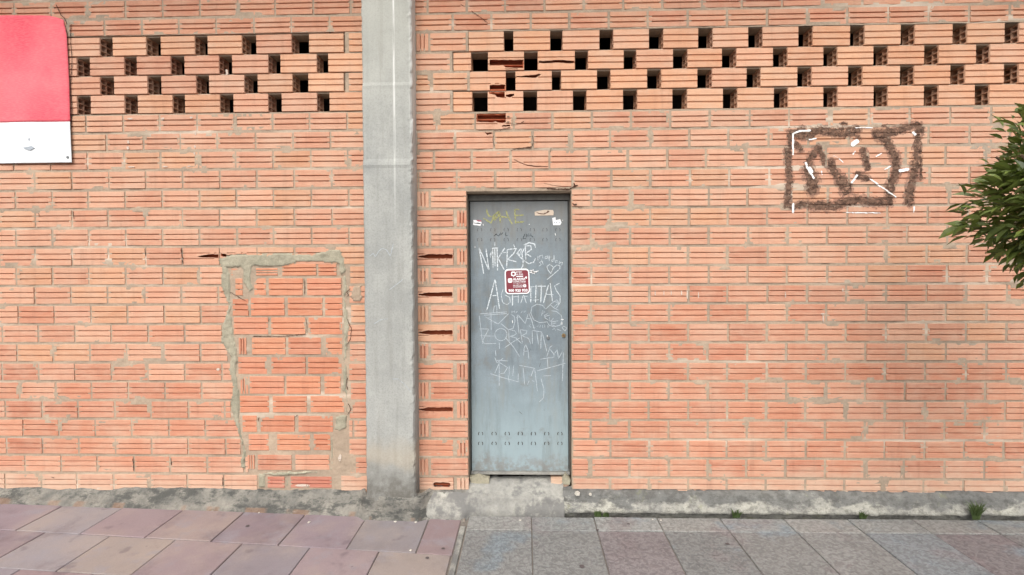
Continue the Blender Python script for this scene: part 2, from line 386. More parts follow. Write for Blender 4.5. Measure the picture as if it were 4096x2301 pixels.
def tile_mesh(x0, x1, ya0, ya1, yb0, yb1, zf, gap=.0028, bev=.0035, th=.05):
    # corners: left edge y from ya0 (near) to ya1 (far); right edge yb0..yb1
    c = [(x0+gap, ya0+gap), (x1-gap, yb0+gap), (x1-gap, yb1-gap), (x0+gap, ya1-gap)]
    cx = sum(p[0] for p in c)/4; cy = sum(p[1] for p in c)/4; V = []
    for p in c: V.append((p[0]-cx, p[1]-cy, zf(p[0])-th-zf(cx)))
    for p in c: V.append((p[0]-cx, p[1]-cy, zf(p[0])-bev-zf(cx)))
    for p in c:
        dx = bev if p[0] < cx else -bev; dy = bev if p[1] < cy else -bev
        V.append((p[0]+dx-cx, p[1]+dy-cy, zf(p[0])-zf(cx)))
    Fc = [(8,9,10,11)]
    for k in range(4):
        j = (k+1) % 4; Fc += [(k, j, 4+j, 4+k), (4+k, 4+j, 8+j, 8+k)]
    return mesh('tile', V, Fc), (cx, cy, zf(cx))
left_pave = bpy.data.objects.new('pavement', None); COL.objects.link(left_pave); left_pave['kind'] = 'structure'
right_pave = bpy.data.objects.new('pavement', None); COL.objects.link(right_pave); right_pave['kind'] = 'structure'
TCOL = [(150,134,136), (144,130,135), (152,137,135), (147,140,141), (150,132,133), (142,134,138), (155,144,138)]
def add_tile(nm, args, zf, par, m, pal, dz=.0015):
    me, loc = tile_mesh(*args, zf); o = link(nm, me, m, par); o.location = (loc[0], loc[1], loc[2]+random.uniform(-dz, dz))
    o.rotation_euler = (random.uniform(-.003, .003), random.uniform(-.003, .003), random.uniform(-.002, .002))
    c = random.choice(pal); j = random.uniform(-6, 6); o.color = alb(*(x+j for x in c))+(1,); return o
edges = [XB-.012]
for r in range(5):
    off = (-.629, -.84)[r % 2]
    xs = [off-.4035*k for k in range(0, 11)]
    if r % 2: xs = [off+.4145]+xs
    xs = [XB-.045]+xs
    for xa, xb in zip(xs[1:], xs[:-1]):
        if r == 0: far = lambda x: -.092
        else: far = lambda x, r=r: row_y(x)-.352*(r-1)
        near = lambda x, r=r: row_y(x)-.352*r
        if xb-xa < .03: continue
        add_tile('paving_tile', (xa, xb, near(xa), far(xa), near(xb), far(xb)), zleft, left_pave, M['tile'], TCOL)
me, loc = tile_mesh(XB-.045, XB-.004, -1.9, -.17, -1.9, -.17, zleft); o = link('edging_strip', me, M['step'], left_pave); o.location = loc
bb = MB(); bb.add([(-4.9, -3.0, zleft(-4.9)-.008), (XB, -3.0, zleft(XB)-.008), (XB, .1, zleft(XB)-.008), (-4.9, .1, zleft(-4.9)-.008)], [(0,1,2,3)])
link('joint_bed', bb.me('joint_bed'), M['bed'], left_pave)
SCOL = [(143,144,142), (138,140,138), (146,147,144), (140,141,139)]
zr = lambda x: 0.0
for k in range(-1, 11):
    xa = .0325+.3995*(k-1); xb = xa+.3995
    if k == -1: continue
    if k == 0: xa = XB+.004
    add_tile('cut_slab', (xa, xb, -.262, -.090+random.uniform(-.004, .004), -.258, -.090+random.uniform(-.004, .004)), zr, right_pave, M['slab'], [(156,158,154), (152,155,152), (160,160,155)])
    for yn, yf in ((-.865, -.262), (-1.47, -.865), (-2.07, -1.47)):
        add_tile('paving_slab', (xa, xb, yn, yf, yn, yf), zr, right_pave, M['slab'], [(145,139,139), (142,137,137)] if k in (2, 7) else [(142,148,150)] if k == 6 else SCOL)
bb = MB(); bb.add([(XB, -3.0, -.009), (4.6, -3.0, -.009), (4.6, -.105, -.009), (XB, -.105, -.009)], [(0,1,2,3)]); link('joint_bed', bb.me('joint_bed'), M['bed'], right_pave)
bb = MB(); bb.box(-4.9, 4.6, -5.2, -2.08, ROADZ+.003, -.012); link('near_paving', bb.me('near_paving'), M['slab'], right_pave).color = alb(166,160,162)+(1,)
bb = MB(); bb.box(-4.9, 4.6, -5.36, -5.2, ROADZ+.003, .0); link('kerb', bb.me('kerb'), M['step'], right_pave)
# ------------------------------------------------------------------ brick shapes
_cache = {}
def brick_mesh(w, h, vertical=False, depth=.03, grooves=(.345, .67)):
    w = round(w/.003)*.003; h = round(h/.002)*.002
    key = (round(w, 3), round(h, 3), vertical, depth, grooves)
    if key in _cache: return _cache[key]
    L, S = (h, w) if vertical else (w, h)        # length along the ribs, size across them
    gw = .0048
    pr = [(depth, 0), (.0015, 0), (0, .0015)]
    for g in grooves: pr += [(0, S*g-gw), (.0125, S*g), (0, S*g+gw)]
    pr += [(0, S-.0015), (.0015, S), (depth, S)]
    n = len(pr); V = []
    for sgn in (-1, 1):
        for y, q in pr:
            e = L/2-(.002 if y < .002 else 0)
            V.append((sgn*e, y, q-S/2))
    Fc = [(i, i+n, i+1+n, i+1) for i in range(n-1)]+[tuple(range(n)), tuple(range(2*n-1, n-1, -1))]
    if vertical: V = [(z, y, x) for x, y, z in V]; Fc = [f[::-1] for f in Fc]
    me = mesh('brick', V, Fc); me.materials.append(M['brick_v'] if vertical else M['brick'])
    _cache[key] = me; return me
def hollow_mesh(w, h, depth=.115):               # a brick that shows its two by three hollows at both ends
    w = round(w/.003)*.003; h = round(h/.002)*.002; key = ('hollow', round(w, 3), round(h, 3))
    if key in _cache: return _cache[key]
    b = MB(); tw = .0085; x0, x1, z0, z1 = -w/2, w/2, -h/2, h/2
    src = brick_mesh(w, h, False, tw)
    b.add([tuple(v.co) for v in src.vertices], [tuple(p.vertices) for p in src.polygons])
    b.box(x0, x1, depth-tw, depth, z0, z1)
    b.box(x0, x1, tw, depth-tw, z1-tw, z1); b.box(x0, x1, tw, depth-tw, z0, z0+tw)
    for k in (1, 2):
        zc = z0+h*k/3; b.box(x0+.002, x1-.002, tw, depth-tw, zc-tw*.4, zc+tw*.4)
    yc = depth/2
    zz = [z0+tw, z0+h/3-tw*.4, z0+h/3+tw*.4, z0+2*h/3-tw*.4, z0+2*h/3+tw*.4, z1-tw]
    for a in (0, 2, 4): b.box(x0+.003, x1-.003, yc-tw*.4, yc+tw*.4, zz[a], zz[a+1])
    me = b.me('hollow_brick'); me.materials.append(M['brick']); _cache[key] = me; return me

BR = []            # every laid brick: x0, x1, z0, z1, face y, upright ribs
def ym(x, z):      # the uneven face of the joints
    return -.0004 - .0080*(fbm(x, z, 26, 5, 3)-.5) - .0095*(fbm(x, z, 7, 31, 2)-.5)
MAIN_COL = {}
def pick(pal, j=7):
    c = random.choice(pal); d = random.uniform(-j, j); return alb(c[0]+d, c[1]+d*1.1, c[2]+d)+(1,)
P_TOP = [(212,146,116), (214,150,120), (216,154,122), (208,140,112)]
P_MID = [(214,156,128), (217,161,133), (212,152,124), (218,164,136), (207,145,118), (213,158,124)]
P_LOW = [(208,140,111), (203,131,102), (208,143,115), (208,147,121), (199,127,100)]
P_LAT = [(226,168,132), (228,174,138), (224,164,126), (226,170,138)]
P_NEW = [(214,140,106), (208,132,100), (216,146,112), (210,136,106)]
def tone(z, x):
    n = float(fbm(np.array([x]), np.array([z]), .9, 3)[0])-.5
    if z > 2.95: pal = P_TOP
    elif z > 1.55+n*1.2: pal = P_MID
    elif z < .95+n*1.2: pal = P_LOW
    else: pal = P_MID+P_LOW
    return pick(pal)

def lay(par, x0, x1, z0, z1, kind='brick', name=None, color=None, vertical=False, m=None):
    w, h = x1-x0, z1-z0
    if w < .012 or h < .012: return None
    yf = -.0035+random.uniform(-.0015, .0015)
    if kind == 'hollow': me = hollow_mesh(w, h)
    else: me = brick_mesh(w, h, vertical)
    o = link(name or ('lattice_brick' if kind == 'hollow' else 'upright_brick' if vertical else 'brick'), me, None, par)
    cx, cz = (x0+x1)/2, (z0+z1)/2
    o.location = (cx+random.uniform(-.001, .001), yf, cz+random.uniform(-.0012, .0012))
    o.rotation_euler = (0, R(random.uniform(-.35, .35)) if w > .12 else R(random.uniform(-.8, .8)), 0)
    o.color = color or tone(cz, cx)
    if m is not None:
        o.material_slots[0].link = 'OBJECT'; o.material_slots[0].material = m
    BR.append((x0, x1, z0, z1, yf, vertical)); return o

BROKEN = set()
CUTS = []          # openings in the mortar: x0, x1, z0, z1
def broken(par, x0, x1, z0, z1, slots, color=None, depth=.10, name='broken_brick', grooves=True):
    """A hollow brick whose face is broken open; each slot is a list of (x, top z, bottom z)."""
    b = MB(); yf = -.0035; tw = .0085
    xs = sorted(set([x0, x1]+[p[0] for s in slots for p in s]))
    fine = []
    for a, c in zip(xs[:-1], xs[1:]):
        n = max(1, int((c-a)/.012)); fine += [a+(c-a)*k/n for k in range(n)]
    fine.append(x1)
    jag = {round(x, 5): random.uniform(-.0022, .0022) for x in fine}
    def gap(s, x):
        for p, q in zip(s[:-1], s[1:]):
            if p[0]-1e-9 <= x <= q[0]+1e-9:
                f = (x-p[0])/max(1e-9, q[0]-p[0]); t = p[1]+(q[1]-p[1])*f; lo = p[2]+(q[2]-p[2])*f
                j = jag.get(round(x, 5), 0); th = min(1, (t-lo)/.01)
                return (min(z1, t+j*th), max(z0, lo+j*.6*th))
        return None
    for a, c in zip(fine[:-1], fine[1:]):
        mid = (a+c)/2
        cuts = []
        for s in slots:
            if s[0][0] <= mid <= s[-1][0]:
                ga, gc = gap(s, a), gap(s, c)
                if ga and gc: cuts.append((ga, gc))
        cuts.sort(key=lambda q: q[0][1])
        lo_a = lo_c = z0
        def piece(la, lc, ha, hc):
            if ha-la < .0004 and hc-lc < .0004: return
            lev = [(la, lc, yf)]
            for g in (.345, .67):
                zg = z0+(z1-z0)*g
                if max(la, lc)+.006 < zg < min(ha, hc)-.006:
                    lev += [(zg-.0048, zg-.0048, yf), (zg, zg, yf+.0080), (zg+.0048, zg+.0048, yf)]
            lev.append((ha, hc, yf)); V = []
            for p, r_, y in lev: V += [(a, y, p), (c, y, r_)]
            n = len(lev); V += [(a, yf+tw, la), (c, yf+tw, lc), (a, yf+tw, ha), (c, yf+tw, hc)]
            Fc = [(2*i, 2*i+1, 2*i+3, 2*i+2) for i in range(n-1)]
            m2 = 2*n; Fc += [(m2, m2+1, 1, 0), (2*n-2, 2*n-1, m2+3, m2+2), (m2+2, m2+3, m2+1, m2)]
            Fc += [tuple([m2]+[2*i for i in range(n)]+[m2+2]), tuple([m2+3]+[2*i+1 for i in range(n-1, -1, -1)]+[m2+1])]
            b.add(V, Fc)
        for ga, gc in cuts:
            piece(lo_a, lo_c, ga[1], gc[1])
            lo_a, lo_c = ga[0], gc[0]
        piece(lo_a, lo_c, z1, z1)
    o = link(name, b.me(name), M['brick'], par); o.color = color or tone((z0+z1)/2, (x0+x1)/2)
    k = MB(); e = .0015; yb = yf+depth
    k.box(x0, x1, yb-tw, yb, z0, z1)
    k.box(x0, x0+tw, yf+tw+e, yb-tw, z0+tw, z1-tw); k.box(x1-tw, x1, yf+tw+e, yb-tw, z0+tw, z1-tw)
    k.box(x0, x1, yf+tw+e, yb-tw, z0, z0+tw); k.box(x0, x1, yf+tw+e, yb-tw, z1-tw, z1)
    h = z1-z0
    for q in (1, 2): k.box(x0+tw, x1-tw, yf+.024, yb-tw, z0+h*q/3-.003, z0+h*q/3+.003)
    k.box(x0+tw, x1-tw, yf+.052, yf+.059, z0+tw, z1-tw)
    c = link('hollow_core', k.me('hollow_core'), M['cavity'], o)
    BR.append((x0, x1, z0, z1, yf, False)); CUTS.append((x0+.003, x1-.003, z0+.003, z1-.003)); BROKEN.add(CUTS[-1]); return o

# photograph windows used while measuring: (left, top, metres-per-pixel step of that close-up)
Z3 = (1600, 0, .4837); Z4 = (2500, 0, .4837); Z5 = (3072, 0, .4837); Z1 = (0, 0, .4837); Z2 = (900, 0, .4837)
DU = (1600, 700, .4837); DL = (1600, 1350, .4837); PA = (750, 950, .5529); PB = (900, 1600, .4844)
def q(win, x, y, yy=0.0): return W(win[0]+win[2]*x, win[1]+win[2]*y, yy)

# ------------------------------------------------------------------ the two walls
wallL = thing('brick_wall', (-2.3, 0, 0), 'brick wall left of the concrete pillar with a bricked-up opening', 'wall')
wallR = thing('brick_wall', (1.2, 0, 0), 'brick wall right of the concrete pillar around the grey steel door', 'wall')
for w_ in (wallL, wallR): w_.location = (0, 0, 0)
JT = .0088                                             # half a bed joint
PX0, PX1 = W(1456, 1100, -.12)[0], W(1655, 1100, -.12)[0]   # pillar
LEDGE = W(2445, 1962)[1]
DX0, DX1 = W(1870, 1300)[0], W(2286, 1300)[0]; DZ1 = W(2100, 770)[1]; DZ0 = W(2100, 1915)[1]   # door opening
vR = [43.5,117,199,278,358,442.6,517.6,595,677,753,831,908,985,1063,1140,1215,1292,1370,1447,1525,1602,1680,1757,1832,1910]
bedR = [W(2445, -34)[1]]+[W(2445, v)[1] for v in vR]+[W(2445, 1966)[1]]      # bed i is the top of course i
vL = [75,146,225,303,380,457,532,606,682,760,836,912,988,1066,1143,1219,1297,1373,1450,1526,1601,1675,1749,1821,1893]
bedL = [W(553, -2)[1]]+[W(553, v)[1] for v in vL]+[W(553, 1958)[1]]
XL_END, XR_END = -3.62, 3.12          # what the photograph shows; beyond it the brickwork is one mass
over = {}                             # bricks outside the view, merged
def course_run(par, xa, xb, z0, z1, anchor, pitch=.2505, skip=None, jx=.0062, seed=0):
    """Lay bricks from xa to xb with a head joint at anchor."""
    k0 = math.floor((xa-anchor)/pitch)-1; k1 = math.ceil((xb-anchor)/pitch)+1
    cuts = [anchor+k*pitch+random.uniform(-.003, .003) for k in range(k0, k1+1)]
    for a, c in zip(cuts[:-1], cuts[1:]):
        j = jx*random.uniform(.75, 1.25)
        x0, x1 = max(a+j, xa), min(c-j, xb)
        if x1-x0 < .02: continue
        if skip and skip(x0, x1): continue
        yield x0, x1

# ---- right-hand wall, ordinary courses
PITR = .2525
ancR = {0: (2492, 10), 1: (2592, 80), 6: (2367, 480), 7: (2442, 555), 8: (2354, 635), 9: (2446, 715)}
for c in range(10, 26): ancR[c] = ((2364, 2441)[c % 2], (bedR and vR[c-1]+38))
ancR[24] = (2364, 1870)
SPEC = {}   # (wall, course): list of handled spans
def slot(win, pts): return [(q(win, x, 0)[0], q(win, x, a)[1], q(win, x, b_)[1]) for x, a, b_ in pts]
def bspan(win, a, b_, y, sl): return (q(win, a, y)[0], q(win, b_, y)[0], sl)
broken_slots = {
    6: bspan(Z3, 618, 912, 990, [slot(Z3, [(622, 940, 1010), (700, 938, 1012), (760, 938, 1014), (785, 938, 1006), (800, 938, 1016), (870, 938, 1020)]), slot(Z3, [(838, 1038, 1050), (905, 1034, 1048)])]),
    7: bspan(Z3, 460, 770, 1120, [slot(Z3, [(697, 1094, 1098), (715, 1097, 1116), (765, 1098, 1110)])]),
    8: bspan(Z3, 935, 1240, 1300, [slot(Z3, [(938, 1318, 1324), (980, 1340, 1347), (1050, 1365, 1373), (1120, 1374, 1382), (1236, 1376, 1382)])]),
    9: bspan(DU, 1110, 1415, 60, [slot(DU, [(1190, 68, 71), (1260, 84, 88), (1340, 95, 101), (1400, 96, 104), (1414, 90, 102)])]),
    0: bspan(Z3, 283, 590, 20, [slot(Z3, [(495, 0, 12), (520, -4, 10), (555, -4, 4), (575, 0, 8)]), slot(Z3, [(500, 38, 44), (540, 56, 62), (570, 74, 80), (586, 78, 84)])])}
far = {'L': [], 'R': []}
for c in range(0, 26):
    if 2 <= c <= 5: continue
    z1, z0 = bedR[c]-JT, bedR[c+1]+JT
    if c == 25: z0 = LEDGE-.03
    u, v = ancR[min(c, 25)]; a = W(u, v)[0]
    xa = PX1-.02 if c <= 9 else DX1+.002
    for x0, x1 in course_run(wallR, xa, XR_END+1.0, z0, z1, a, PITR):
        if x0 > XR_END: far['R'].append((x0, x1, z0, z1)); continue
        if c in broken_slots and broken_slots[c][0] < (x0+x1)/2 < broken_slots[c][1]:
            lim = lambda x: min(max(x, x0+.003), x1-.003)
            broken(wallR, x0, x1, z0, z1, [[(lim(x), t_, l_) for x, t_, l_ in sl] for sl in broken_slots[c][2] if sl[-1][0] > x0+.01 and sl[0][0] < x1-.01], None, .10); continue
        lay(wallR, x0, x1, z0, z1)
# top-most course above the frame
for wl_, beds, an, xa, xb, key in ((wallR, bedR, W(2415, -70)[0], PX1-.02, 4.2, 'R'), (wallL, bedL, W(430, -40)[0], -4.6, PX0+.02, 'L')):
    for k in range(3):
        for x0, x1 in course_run(wl_, xa, xb, 0, 0, an+.125*k, PITR): far[key].append((x0, x1, beds[0]+.1265*k+JT, beds[0]+.1265*(k+1)-JT))
# ---- right-hand lattice (courses 2 to 5)
def spans_to_bricks(par, c, beds, win, rows, kind='hollow', color=None):
    z1, z0 = beds[c]-JT*.7, beds[c+1]+JT*.7
    for r in rows:
        x0, x1 = q(win, r[0], 300)[0], q(win, r[1], 300)[0]
        lay(par, x0, x1, z0, z1, r[2] if len(r) > 2 else kind, color=color or pick(P_LAT), vertical=(len(r) > 3))
def px(us, win): return [win[0]+win[2]*x for x in us]
lat = {2: dict(start=565, holes=px([860, 1245, 1650, 2060], Z3)[:4]+px([605, 1020, 1435, 1860], Z4)+px([1095, 1525, 1955], Z5), wid=[37, 47, 54]),
       3: dict(start=440, holes=px([590, 1025, 1445, 1850], Z3)+px([400, 805, 1225, 1640, 2055], Z4)+px([870, 1290, 1715][1:], Z5), wid=[67, 55, 52, 50]),
       4: dict(start=580, holes=px([875, 1255, 1630, 2045], Z3)+px([600, 1005, 1425, 1845], Z4)+px([1090, 1510, 1950], Z5), wid=[39, 37, 54, 54]),
       5: dict(start=440, holes=px([600, 1020, 1430, 1845], Z3)+px([395, 810, 1230, 1640, 2055], Z4)+px([1290, 1710], Z5), wid=[61, 55, 53])}
lat_broken = {3: (0, 1), 4: (0,), 5: (0,)}
for c, dct in lat.items():
    vm = (vR[c-1]+vR[c])/2; z1, z0 = bedR[c]-JT*.55, bedR[c+1]+JT*.55
    hs = sorted(set(round(h) for h in dct['holes'])); hs2 = []
    for h in hs:
        if not hs2 or h-hs2[-1] > 60: hs2.append(h)
    hs = hs2; xs = []
    while hs[-1] < 4420: hs.append(hs[-1]+207)
    for i, h in enumerate(hs):
        wd = dct['wid'][i] if i < len(dct['wid']) else 56
        xs.append((W(h, vm)[0], W(h+wd, vm)[0]))
    s = W(*[Z3[0]+Z3[2]*dct['start'], vm])[0]
    left = [(s, xs[0][0])]
    for i, (a, d) in enumerate(xs[:-1]):
        if c in lat_broken and i in lat_broken[c]: continue
        x0, x1 = d, xs[i+1][0]
        if x0 > XR_END+.2: continue
        lay(wallR, x0, x1, z0, z1, 'hollow', color=pick(P_LAT))
    # solid bit left of the first hole
    if c in (2, 3, 5): lay(wallR, s, xs[0][0], z0, z1, 'hollow', color=pick(P_LAT))
    lat[c]['xs'] = xs; lat[c]['z'] = (z0, z1)
# left ends of the lattice courses up to the pillar
def L3(c, a, b_, **k):
    z1, z0 = bedR[c]-JT, bedR[c+1]+JT; lay(wallR, q(Z3, a, 300)[0], q(Z3, b_, 300)[0], z0, z1, **k)
L3(2, 135, 232, vertical=True); L3(2, 250, 545); L3(3, 118, 412); L3(4, 118, 245); L3(4, 270, 556); L3(5, 118, 412)
# broken lattice bricks
def slot(win, pts): return [(q(win, x, 0)[0], q(win, x, a)[1], q(win, x, b_)[1]) for x, a, b_ in pts]
(z0, z1) = lat[3]['z']; xs = lat[3]['xs']
broken(wallR, xs[0][1], xs[1][0], z0, z1, [slot(Z3, [(738, 496, 545), (800, 497, 545), (850, 497, 542), (870, 497, 560), (1020, 496, 566)]), slot(Z3, [(868, 569, 575), (970, 568, 576)])], pick(P_LAT), .115)
broken(wallR, xs[1][1], xs[2][0], z0, z1, [slot(Z3, [(1146, 503, 522), (1200, 506, 526), (1300, 498, 520), (1380, 500, 526), (1440, 506, 524)])], pick(P_LAT), .115)
(z0, z1) = lat[4]['z']; xs = lat[4]['xs']; s0 = q(Z3, 578, 680)[0]
broken(wallR, s0, xs[0][0], z0, z1, [slot(Z3, [(738, 706, 752), (748, 704, 768), (868, 700, 768)])], pick(P_LAT), .115)
broken(wallR, xs[0][1], xs[1][0], z0, z1, [slot(Z3, [(960, 632, 640), (1060, 625, 645), (1120, 618, 645), (1160, 612, 622)])], pick(P_LAT), .115)
(z0, z1) = lat[5]['z']; xs = lat[5]['xs']
broken(wallR, xs[0][1], xs[1][0], z0, z1, [slot(Z3, [(732, 760, 778), (780, 760, 786), (800, 760, 808), (862, 762, 812)]), slot(Z3, [(872, 786, 800), (905, 778, 808), (940, 778, 792)])], pick(P_LAT), .115)
# ---- narrow bay between pillar and door
bay = {10: 'HL', 11: 'LH', 12: 'HL', 13: 'SH', 14: 'HL', 15: 'SH', 16: 'HL', 17: 'SH', 18: 'HL', 19: 'LH', 20: 'HL', 21: 'SH', 22: 'HL', 23: 'LH', 24: 'HL', 25: 'SH'}
def bx(c, a): return W(1600+.4837*a, vR[c-1]+38 if c-1 < len(vR) else 1940)[0]
for c, k in bay.items():
    z1, z0 = bedR[c]-JT, bedR[c+1]+JT
    if c == 25: z0 = W(1750, 1958)[1]
    col = tone((z0+z1)/2, -.5)
    if k == 'HL':
        lay(wallR, bx(c, 142), bx(c, 236), z0, z1, vertical=True); lay(wallR, bx(c, 256), DX0, z0, z1)
    else:
        e0, e1 = bx(c, 138), bx(c, 442)
        lay(wallR, bx(c, 472), DX0, z0, z1, vertical=True, color=pick(P_LOW))
        if k == 'LH': lay(wallR, e0, e1, z0, z1)
        else:
            h = z1-z0; t0, t1 = z0+h*.40, z0+h*.66
            st = [(e0+.012, t0+.012+.004, t0+.010), (e0+.05, t1-.006, t0+.004), (e0+.08, t1, t0), (e1-.012, t1, t0), (e1-.003, t1-.006, t0+.006)]
            if c == 25: st = [(e0+.11, z0+h*.5, z0+h*.42), (e0+.12, z0+h*.62, z0+h*.2), (e1-.03, z0+h*.62, z0+h*.2), (e1-.02, z0+h*.5, z0+h*.3)]
            broken(wallR, e0, e1, z0, z1, [st], col)
# ---- left-hand wall
PITL = .2505
ancL = {0: (650.6, 35), 1: (716, 110), 6: (641, 495), 7: (575, 570), 8: (645, 640)}
for c, u in zip(range(9, 26), (583, 650, 583, 652, 583, 652, 580, 658, 594, 655, 594, 661, 606, 675, 609, 683, 603)): ancL[c] = (u, vL[c-1]+38 if c-1 < 25 else 1925)
patch_l = [(0, 905), (180, 890), (350, 905), (500, 925), (650, 902), (740, 900), (900, 928), (1080, 940), (1200, 930), (1330, 945), (1447, 965), (1640, 985), (1800, 1000)]   # edge of the blocked-up opening
PT, PBOT = W(1150, 1028)[1], W(1150, 1950)[1]
def patch_left_x(z):
    # world x of the ragged left edge at height z
    pts = [(q(PA, 0, y)[1], W(u, 950+.5529*y)[0]) for y, u in patch_l]
    for (za, xa), (zb, xb) in zip(pts[:-1], pts[1:]):
        if zb <= z <= za: return xa+(xb-xa)*(za-z)/(za-zb)
    return pts[0][1] if z > pts[0][0] else pts[-1][1]
PRX = W(1394, 1400)[0]
slotL = W(500, 1027)[1]
for c in range(0, 26):
    if 2 <= c <= 5: continue
    z1, z0 = bedL[c]-JT, bedL[c+1]+JT
    zm = (z0+z1)/2; u, v = ancL[c]; a = W(u, v)[0]
    runs = [(-4.5, PX0+.02)]
    if zm < PT and c < 25: runs = [(-4.5, patch_left_x(zm)+random.uniform(-.02, .015)), (PRX+random.uniform(-.004, .01), PX0+.02)]
    if c == 25: runs = [(-4.5, W(1030, 1925)[0]), (PRX-.06, PX0+.02)]; z0 = W(553, 1962)[1]
    for xa, xb in runs:
        for x0, x1 in course_run(wallL, xa, xb, z0, z1, a, PITL, None, .0046):
            if x1 < XL_END: far['L'].append((x0, x1, z0, z1)); continue
            s0, s1 = q(PA, 75, 140)[0], q(PA, 430, 140)[0]
            if c == 13 and x0 < s1-.01 and x1 > s0+.03:
                sa, sb = max(x0+.004, s0), min(x1-.003, s1)
                f = [(sa, .50, .47), (sa+.2*(sb-sa), .56, .44), (sa+.6*(sb-sa), .62, .42), (sb, .62, .40)] if x0 < s0 else [(sa, .68, .50), (sa+.3*(sb-sa), .58, .42), (sa+.5*(sb-sa), .60, .44), (sb, .64, .57)]
                h = z1-z0; broken(wallL, x0, x1, z0, z1, [[(x, z0+h*t, z0+h*l) for x, t, l in f]]); continue
            lay(wallL, x0, x1, z0, z1)
latL = {2: [(150, 830, 935), (0, 1215, 1330), (0, 1615, 1720), (0, 2005, 2120), (0, 2416, 2556)],
        3: [(400, 640, 745), (0, 1030, 1130), (0, 1415, 1525), (0, 1815, 1920), (0, 2221, 2320), (0, 2621, 2716)],
        4: [(150, 830, 945), (0, 1225, 1335), (0, 1625, 1730), (0, 2023, 2130), (0, 2421, 2551)],
        5: [(400, 640, 755), (0, 1035, 1140), (0, 1430, 1530), (0, 1820, 1930), (0, 2221, 2331), (0, 2626, 2726)]}
for c, hs in latL.items():
    z1, z0 = bedL[c]-JT*.55, bedL[c+1]+JT*.55; vm = (vL[c-1]+vL[c])/2
    X = lambda x: W(.4837*x, vm)[0]
    H = [(X(a), X(d)) for _, a, d in hs]
    while H[0][0] > XL_END-.3: H.insert(0, (H[0][0]-.32, H[0][0]-.32+.085))
    for (a, d), (e, f) in zip(H[:-1], H[1:]): lay(wallL, d, e, z0, z1, 'hollow', color=pick(P_LAT[:2]+P_MID))
    lay(wallL, -4.2, H[0][0], z0, z1, 'brick')
    if c in (2, 4):
        j = X(2846+.5*0+15); lay(wallL, H[-1][1], X(2845), z0, z1, 'hollow', color=pick(P_LAT)); lay(wallL, X(2886), PX0+.02, z0, z1, color=pick(P_LAT))
    else: lay(wallL, H[-1][1], PX0+.02, z0, z1, 'hollow', color=pick(P_LAT))
# bricked-up opening
infill = [(195, 275, [(315, 388, 30), (495, 655, 28), (685, 932, 0), (945, 1080, 0)]), (296, 418, [(345, 402, 0), (482, 570, 0), (587, 838, 0), (862, 1115, 0)]),
          (436, 564, [(325, 444, 10), (460, 706, 0), (726, 980, 0), (995, 1122, 0)]), (580, 702, [(335, 588, 0), (605, 856, 0), (874, 1122, 0)]),
          (724, 846, [('v', 372, 428), (466, 714, 0), (728, 970, 0), (1002, 1122, 0)]), (866, 986, [(366, 576, 0), (606, 855, 0), (870, 1117, 0)]),
          (1006, 1132, [('v', 384, 440), (448, 702, 0), (715, 966, 0), (990, 1112, 0)]), (1148, 1266, [(378, 592, 0), (616, 866, 0), (890, 1138, 0)]),
          (1290, 1406, [(398, 506, 0), (528, 778, 0), (803, 1056, 0)])]
for ya, yb, row in infill:
    for it in row:
        if it[0] == 'v':
            x0, z1 = q(PA, it[1], ya); x1, z0 = q(PA, it[2], yb); lay(wallL, x0, x1, z0, z1, name='infill_brick', color=pick(P_NEW), vertical=True, m=M['brick_new_v'])
        else:
            x0, z1 = q(PA, it[0], ya+it[2]); x1, z0 = q(PA, it[1], yb); lay(wallL, x0, x1, z0, z1, name='infill_brick', color=pick(P_NEW), m=M['brick_new'])
for ya, yb, row in [(284, 416, [(195, 365), (430, 706), (730, 872)]), (455, 578, [(270, 555), (580, 866)]), (455, 570, [('v', 188, 246)]), (634, 726, [(352, 496), (540, 884)])]:
    for it in row:
        vv = it[0] == 'v'; a, d = it[-2:]
        x0, z1 = q(PB, a, ya); x1, z0 = q(PB, d, yb)
        col = alb(186, 78, 62)+(1,) if ya == 634 else pick(P_NEW if ya < 300 else P_LOW)
        lay(wallL, x0, x1, z0, z1, name='infill_brick', color=col, vertical=vv, m=M['brick_new_v'] if vv else (M['brick_new'] if ya != 455 else None))

# ---- brickwork beyond the picture's edge, one mass per wall
for key, par in (('L', wallL), ('R', wallR)):
    b = MB()
    for x0, x1, z0, z1 in far[key]:
        src = brick_mesh(x1-x0, z1-z0); cx, cz = (x0+x1)/2, (z0+z1)/2
        b.add([(v.co.x+cx, v.co.y-.0035, v.co.z+cz) for v in src.vertices], [tuple(p.vertices) for p in src.polygons])
    o = link('brickwork_beyond', b.me('brickwork_beyond'), M['brick'], par, kind='stuff'); o.color = alb(222, 152, 122)+(1,)

